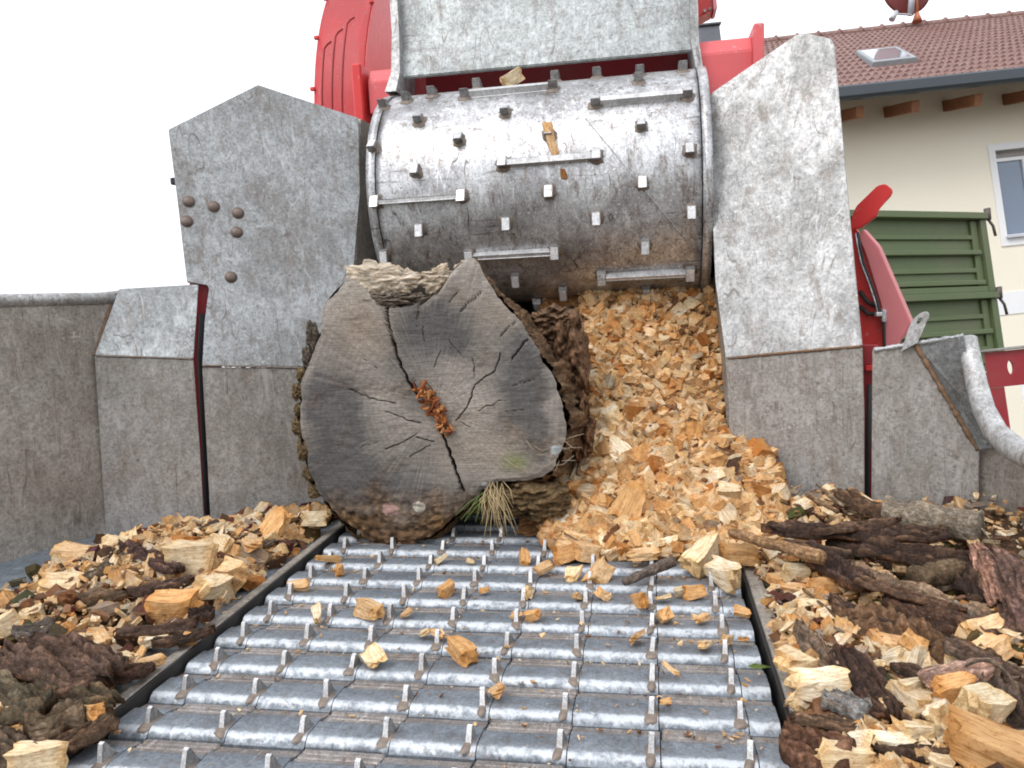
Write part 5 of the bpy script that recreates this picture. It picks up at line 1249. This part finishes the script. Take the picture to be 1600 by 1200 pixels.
mb = MB(); wbox(mb, wl.x-.02, wr_x+.02, wbot-.02, wbot+.012, D-.07, my); hbuild(mb, 'sill', plain('sill_metal', (.5, .5, .53), .4, .4), win)
# lower window strip far right, mostly behind the red trailer
lx = hpx(1612, 640, D).x
mb = MB(); wbox(mb, lx-.1, lx+1.3, GZ0+.4, hpx(1590, 600, D).z, D-.02, D+.02); lw_ = hbuild(mb, 'window', M_PVC, house)
mb = MB(); wbox(mb, lx+.0, lx+1.2, GZ0+.5, hpx(1590, 615, D).z, D-.03, D-.021); hbuild(mb, 'pane', M_GLASS, lw_)
# roof: rippled tile courses
pit = math.radians(31.3); ry0 = D-.80; rows, rl = 17, .345
mb = MB(); bm = mb.bm; step = .026; nxs = int((XB-XA+1)/step)
xs_ = [XA-.5+i*step for i in range(nxs+1)]
for k in range(rows):
    s0, s1 = k*rl, (k+1)*rl+.03
    r_a, r_b = [], []
    for x in xs_:
        wv = .020*math.cos(2*math.pi*x/.104)
        for lst, s_, lift in ((r_a, s0, .030), (r_b, s1, .0)):
            yy = ry0+s_*math.cos(pit)-math.sin(pit)*(lift+wv); zz = ez+.06+s_*math.sin(pit)+math.cos(pit)*(lift+wv)
            lst.append(bm.verts.new((x, yy, zz)))
    lo = [bm.verts.new(v_.co+Vector((0, .008, -.03))) for v_ in r_a]
    for i in range(nxs):
        bm.faces.new((r_a[i], r_a[i+1], r_b[i+1], r_b[i])); bm.faces.new((lo[i], lo[i+1], r_a[i+1], r_a[i]))
rt = rows*rl; rY, rZ = ry0+rt*math.cos(pit), ez+.06+rt*math.sin(pit)
mb.poly([(XA-.5, rY, rZ), (XB+.5, rY, rZ), (XB+.5, rY+(rY-ry0), ez+.06), (XA-.5, rY+(rY-ry0), ez+.06)])
mb.poly([(XA-.5, ry0, ez), (XB+.5, ry0, ez), (XB+.5, rY, rZ-.1), (XA-.5, rY, rZ-.1)])
k = 0; x = XA-.5
while x < XB+.5:
    mb.tube([(x, rY, rZ+.01), (x+.36, rY, rZ+.01), (x+.40, rY, rZ+.015)], [.085, .09, .115], 10); x += .40
roof = hbuild(mb, 'roof', M_TILE, house)
hbuild(MB().box(((XA+XB)/2, ry0-.05, ez-.02), (XB-XA+1, .12, .17), bev=.03), 'gutter', M_GUT, roof)
for px in (1338, 1425, 1524, 1625, 1727):
    x = hpx(px, 160, D-.6).x
    hbuild(MB().box((x, D-.30, ez-.14+.05), (.10, .78, .14), Euler((pit*.55, 0, 0)).to_matrix(), bev=.008), 'rafter_end', M_WOODH, roof)
# skylight
mc = [hpx(1337, 80, D+1.8), hpx(1400, 73, D+1.8), hpx(1434, 90, D+1.2), hpx(1363, 98, D+1.2)]
def on_roof(x, y, lift=.09):
    d = HI.to_3x3() @ ray(x, y); n_ = Vector((0, -math.sin(pit), math.cos(pit))); p0 = Vector((0, ry0, ez+.06))+n_*lift
    return d*(p0.dot(n_)/d.dot(n_))
sk = [on_roof(1337, 79), on_roof(1402, 72), on_roof(1434, 89), on_roof(1364, 97)]
nR = Vector((0, -math.sin(pit), math.cos(pit)))
skl = hbuild(MB().plate(sk, nR, .12, bev=.01), 'skylight', plain('skylight_frame', (.33, .36, .38), .5, .4), roof)
cc_ = sum(sk, Vector())/4; ins = [p.lerp(cc_, .2)+nR*.004 for p in sk]
hbuild(MB().plate(ins, nR, .002, bev=0), 'skylight_pane', (lambda r: r)(plain('skylight_glass', (.72, .76, .8), .05, .6, .02)), roof)
ch = hpx(1110, 45, rY+.3)
hbuild(MB().box((ch.x, rY+.6, ch.z-.42), (.40, .5, 1.0), bev=.01).box((ch.x, rY+.6, ch.z+.11), (.46, .6, .04), bev=.01), 'chimney', plain('slate_cladding', (.13, .14, .16), .6, 0, .3, 8), roof)
# satellite dish on the ridge
dr = on_roof(1433, 34, .1)
dish = empty('satellite_dish', (0, 0, 0), 'reddish brown satellite dish on a mast above the roof ridge', 'satellite dish')
dish.matrix_world = HM @ Matrix.Translation((dr.x, rY-.1, rZ))
dc = hpx(1417, -18, rY-.1)
mb = MB(); n1, n2 = 10, 36; R_ = .46; rows_ = []
for i in range(n1+1):
    rr = R_*i/n1
    rows_.append([mb.bm.verts.new((dc.x+math.cos(2*math.pi*j/n2)*rr, dc.y-.1+.25*(rr/R_)**2*.5+.0, dc.z+math.sin(2*math.pi*j/n2)*rr*1.08)) for j in range(n2)] if i else [mb.bm.verts.new((dc.x, dc.y-.1, dc.z))])
for j in range(n2): mb.bm.faces.new((rows_[0][0], rows_[1][j], rows_[1][(j+1) % n2]))
for i in range(1, n1):
    for j in range(n2): mb.bm.faces.new((rows_[i][j], rows_[i+1][j], rows_[i+1][(j+1) % n2], rows_[i][(j+1) % n2]))
bmesh.ops.solidify(mb.bm, geom=mb.bm.faces[:], thickness=.012)
hbuild(mb, 'reflector', plain('dish_paint', (.26, .07, .065), .5), dish, True)
a_, b_ = hpx(1423, 23, rY-.3), hpx(1426, -30, rY-.3)
hbuild(MB().tube([a_, b_], .055, 12), 'bracket', plain('zinc', (.42, .44, .48), .5, .5), dish)
a_, b_, c2_ = hpx(1433, 34, rY-.25), hpx(1433, 20, rY-.25), hpx(1430, -40, rY-.25)
hbuild(MB().tube([a_, b_], [.09, .035], 12).tube([b_, c2_], .030, 10), 'mast', [plain('orange_mast', (.5, .16, .08), .5)], dish)
a_, b_, c2_ = hpx(1424, 23, rY-.35), hpx(1402, 22, rY-.6), hpx(1396, 26, rY-.7)
hbuild(MB().tube([a_, b_], .018, 8).tube([hpx(1401, 18, rY-.7), hpx(1393, 31, rY-.7)], [.035, .055], 10), 'feed_arm', plain('arm_grey', (.5, .5, .53), .5, .3), dish)

# green trailer in front of the house
TD = 6.6; yw = math.radians(23)
tc = hpx(1530, 330, TD)
tdir = Vector((math.cos(yw), math.sin(yw), 0)); tn = Vector((math.sin(yw), -math.cos(yw), 0))
def tpt(x, y):                                     # pixel on the trailer's side board plane
    d = HI.to_3x3() @ ray(x, y); return d*(tc.dot(tn)/d.dot(tn))
TL = -1.6
def tloc(p): r_ = p-tc; return r_.dot(tdir), r_.z
trailer = empty('trailer', (0, 0, 0), 'green farm trailer with ribbed steel side boards in front of the cream house', 'trailer')
trailer.matrix_world = HM @ Matrix.Translation((tc.x, tc.y, GZ0))
def tbox(mb, s0, s1, z0, z1, d0, d1, mat=0, bev=.004):
    c = tc+tdir*((s0+s1)/2)+Vector((0, 0, (z0+z1)/2))+tn*((d0+d1)/2)
    R = Matrix((tdir, -tn, Vector((0, 0, 1)))).transposed()
    mb.box(c, (abs(s1-s0), abs(d1-d0), abs(z1-z0)), R, mat, bev)
zz = lambda y: tloc(tpt(1440, y))[1]
B1 = zz(334); B2 = zz(462); B3 = zz(590)
for (top, bot) in ((B1, B2+.005), (B2, B3)):
    mb = MB(); hgt = top-bot
    tbox(mb, TL, .0, bot, top, -.02, -.004)                       # sheet
    tbox(mb, TL, .0, top-.055, top, .0, .075)                   # top rail
    for fr_ in (.30, .50, .72, .88):
        z_ = top-hgt*fr_
        tbox(mb, TL, -.10, z_-.020, z_+.022, .0, .018 if fr_ in (.30, .72) else .045, bev=.006)
    tbox(mb, TL, .0, bot, bot+.05, .0, .04)
    tbox(mb, -.075, .0, bot, top-.057, .0, .05)
    tbox(mb, -.16, -.085, bot+.052, top-.06, .0, .02)
    sb = hbuild(mb, 'side_board', M_GREEN, trailer)
    mb = MB(); c = tc+tdir*.03+Vector((0, 0, top-.0))+tn*.05
    mb.tube([c+Vector((0, 0, .04)), c+Vector((0, 0, -.06))], [.028, .022], 10); mb.tube([c+Vector((0, 0, -.06)), c+tdir*.045+Vector((0, 0, -.11)), c+tdir*.06+Vector((0, 0, -.20))], .012, 8)
    hbuild(mb, 'latch', plain('latch_steel', (.12, .10, .09), .6, .4), trailer)
mb = MB(); tbox(mb, TL, .0, B3-.22, B3-.01, -1.9, .0); tbox(mb, TL, .0, B3, B1, -1.9, -1.86); hbuild(mb, 'chassis', M_GREEN, trailer)
for s_ in (-1.1,):
    for dd in (-.2, -1.6):
        mb = MB(); a_ = tc+tdir*s_+tn*dd; a_.z = GZ0+.42
        mb.tube([a_, a_-tn*.25], .42, 28); hbuild(mb, 'wheel', M_RUBBER, trailer)
# red implement at the right edge
rc = hpx(1552, 548, 4.6); rz = lambda y: hpx(1570, y, 4.6).z
red = empty('red_trailer', (0, 0, 0), 'dark red steel frame with an oval hole at the right edge of the yard', 'trailer')
red.matrix_world = HM @ Matrix.Translation((rc.x, 4.6, GZ0))
mb = MB(); hc = hpx(1579, 574, 4.6); hr_ = .011
o_ = [Vector((rc.x-.05, 4.6, rz(548))), Vector((rc.x+1.4, 4.6, rz(548))), Vector((rc.x+1.4, 4.6, rz(604))), Vector((rc.x-.05, 4.6, rz(604)))]
for dy in (0, .015):
    v1 = [mb.bm.verts.new(p+Vector((0, dy, 0))) for p in o_]; v2 = [mb.bm.verts.new((hc.x+math.cos(2*math.pi*k/20)*.018, 4.6+dy, hc.z+math.sin(2*math.pi*k/20)*.042)) for k in range(20)]
    es = [mb.bm.edges.new((v1[i], v1[(i+1) % 4])) for i in range(4)]+[mb.bm.edges.new((v2[i], v2[(i+1) % 20])) for i in range(20)]
    bmesh.ops.triangle_fill(mb.bm, edges=es, use_beauty=True)
    if dy == 0: w1, w2 = v1, v2
for L1, L2 in ((w1, v1), (w2, v2)):
    for i in range(len(L1)): mb.bm.faces.new((L1[i], L1[(i+1) % len(L1)], L2[(i+1) % len(L2)], L2[i]))
hbuild(mb, 'frame', M_REDD, red)
hbuild(MB().box((rc.x+.68, 4.64, rz(546)+.005), (1.5, .14, .012)), 'top_rail', S_DULL, red)
p0 = hpx(1570, 640, 4.6); hbuild(MB().box((p0.x-.02, 4.63, (rz(604)+GZ0)/2-.002), (.08, .05, rz(604)-GZ0-.004)).box((p0.x+1.2, 4.63, (rz(604)+GZ0)/2-.002), (.08, .05, rz(604)-GZ0-.004)), 'leg', M_REDD, red)
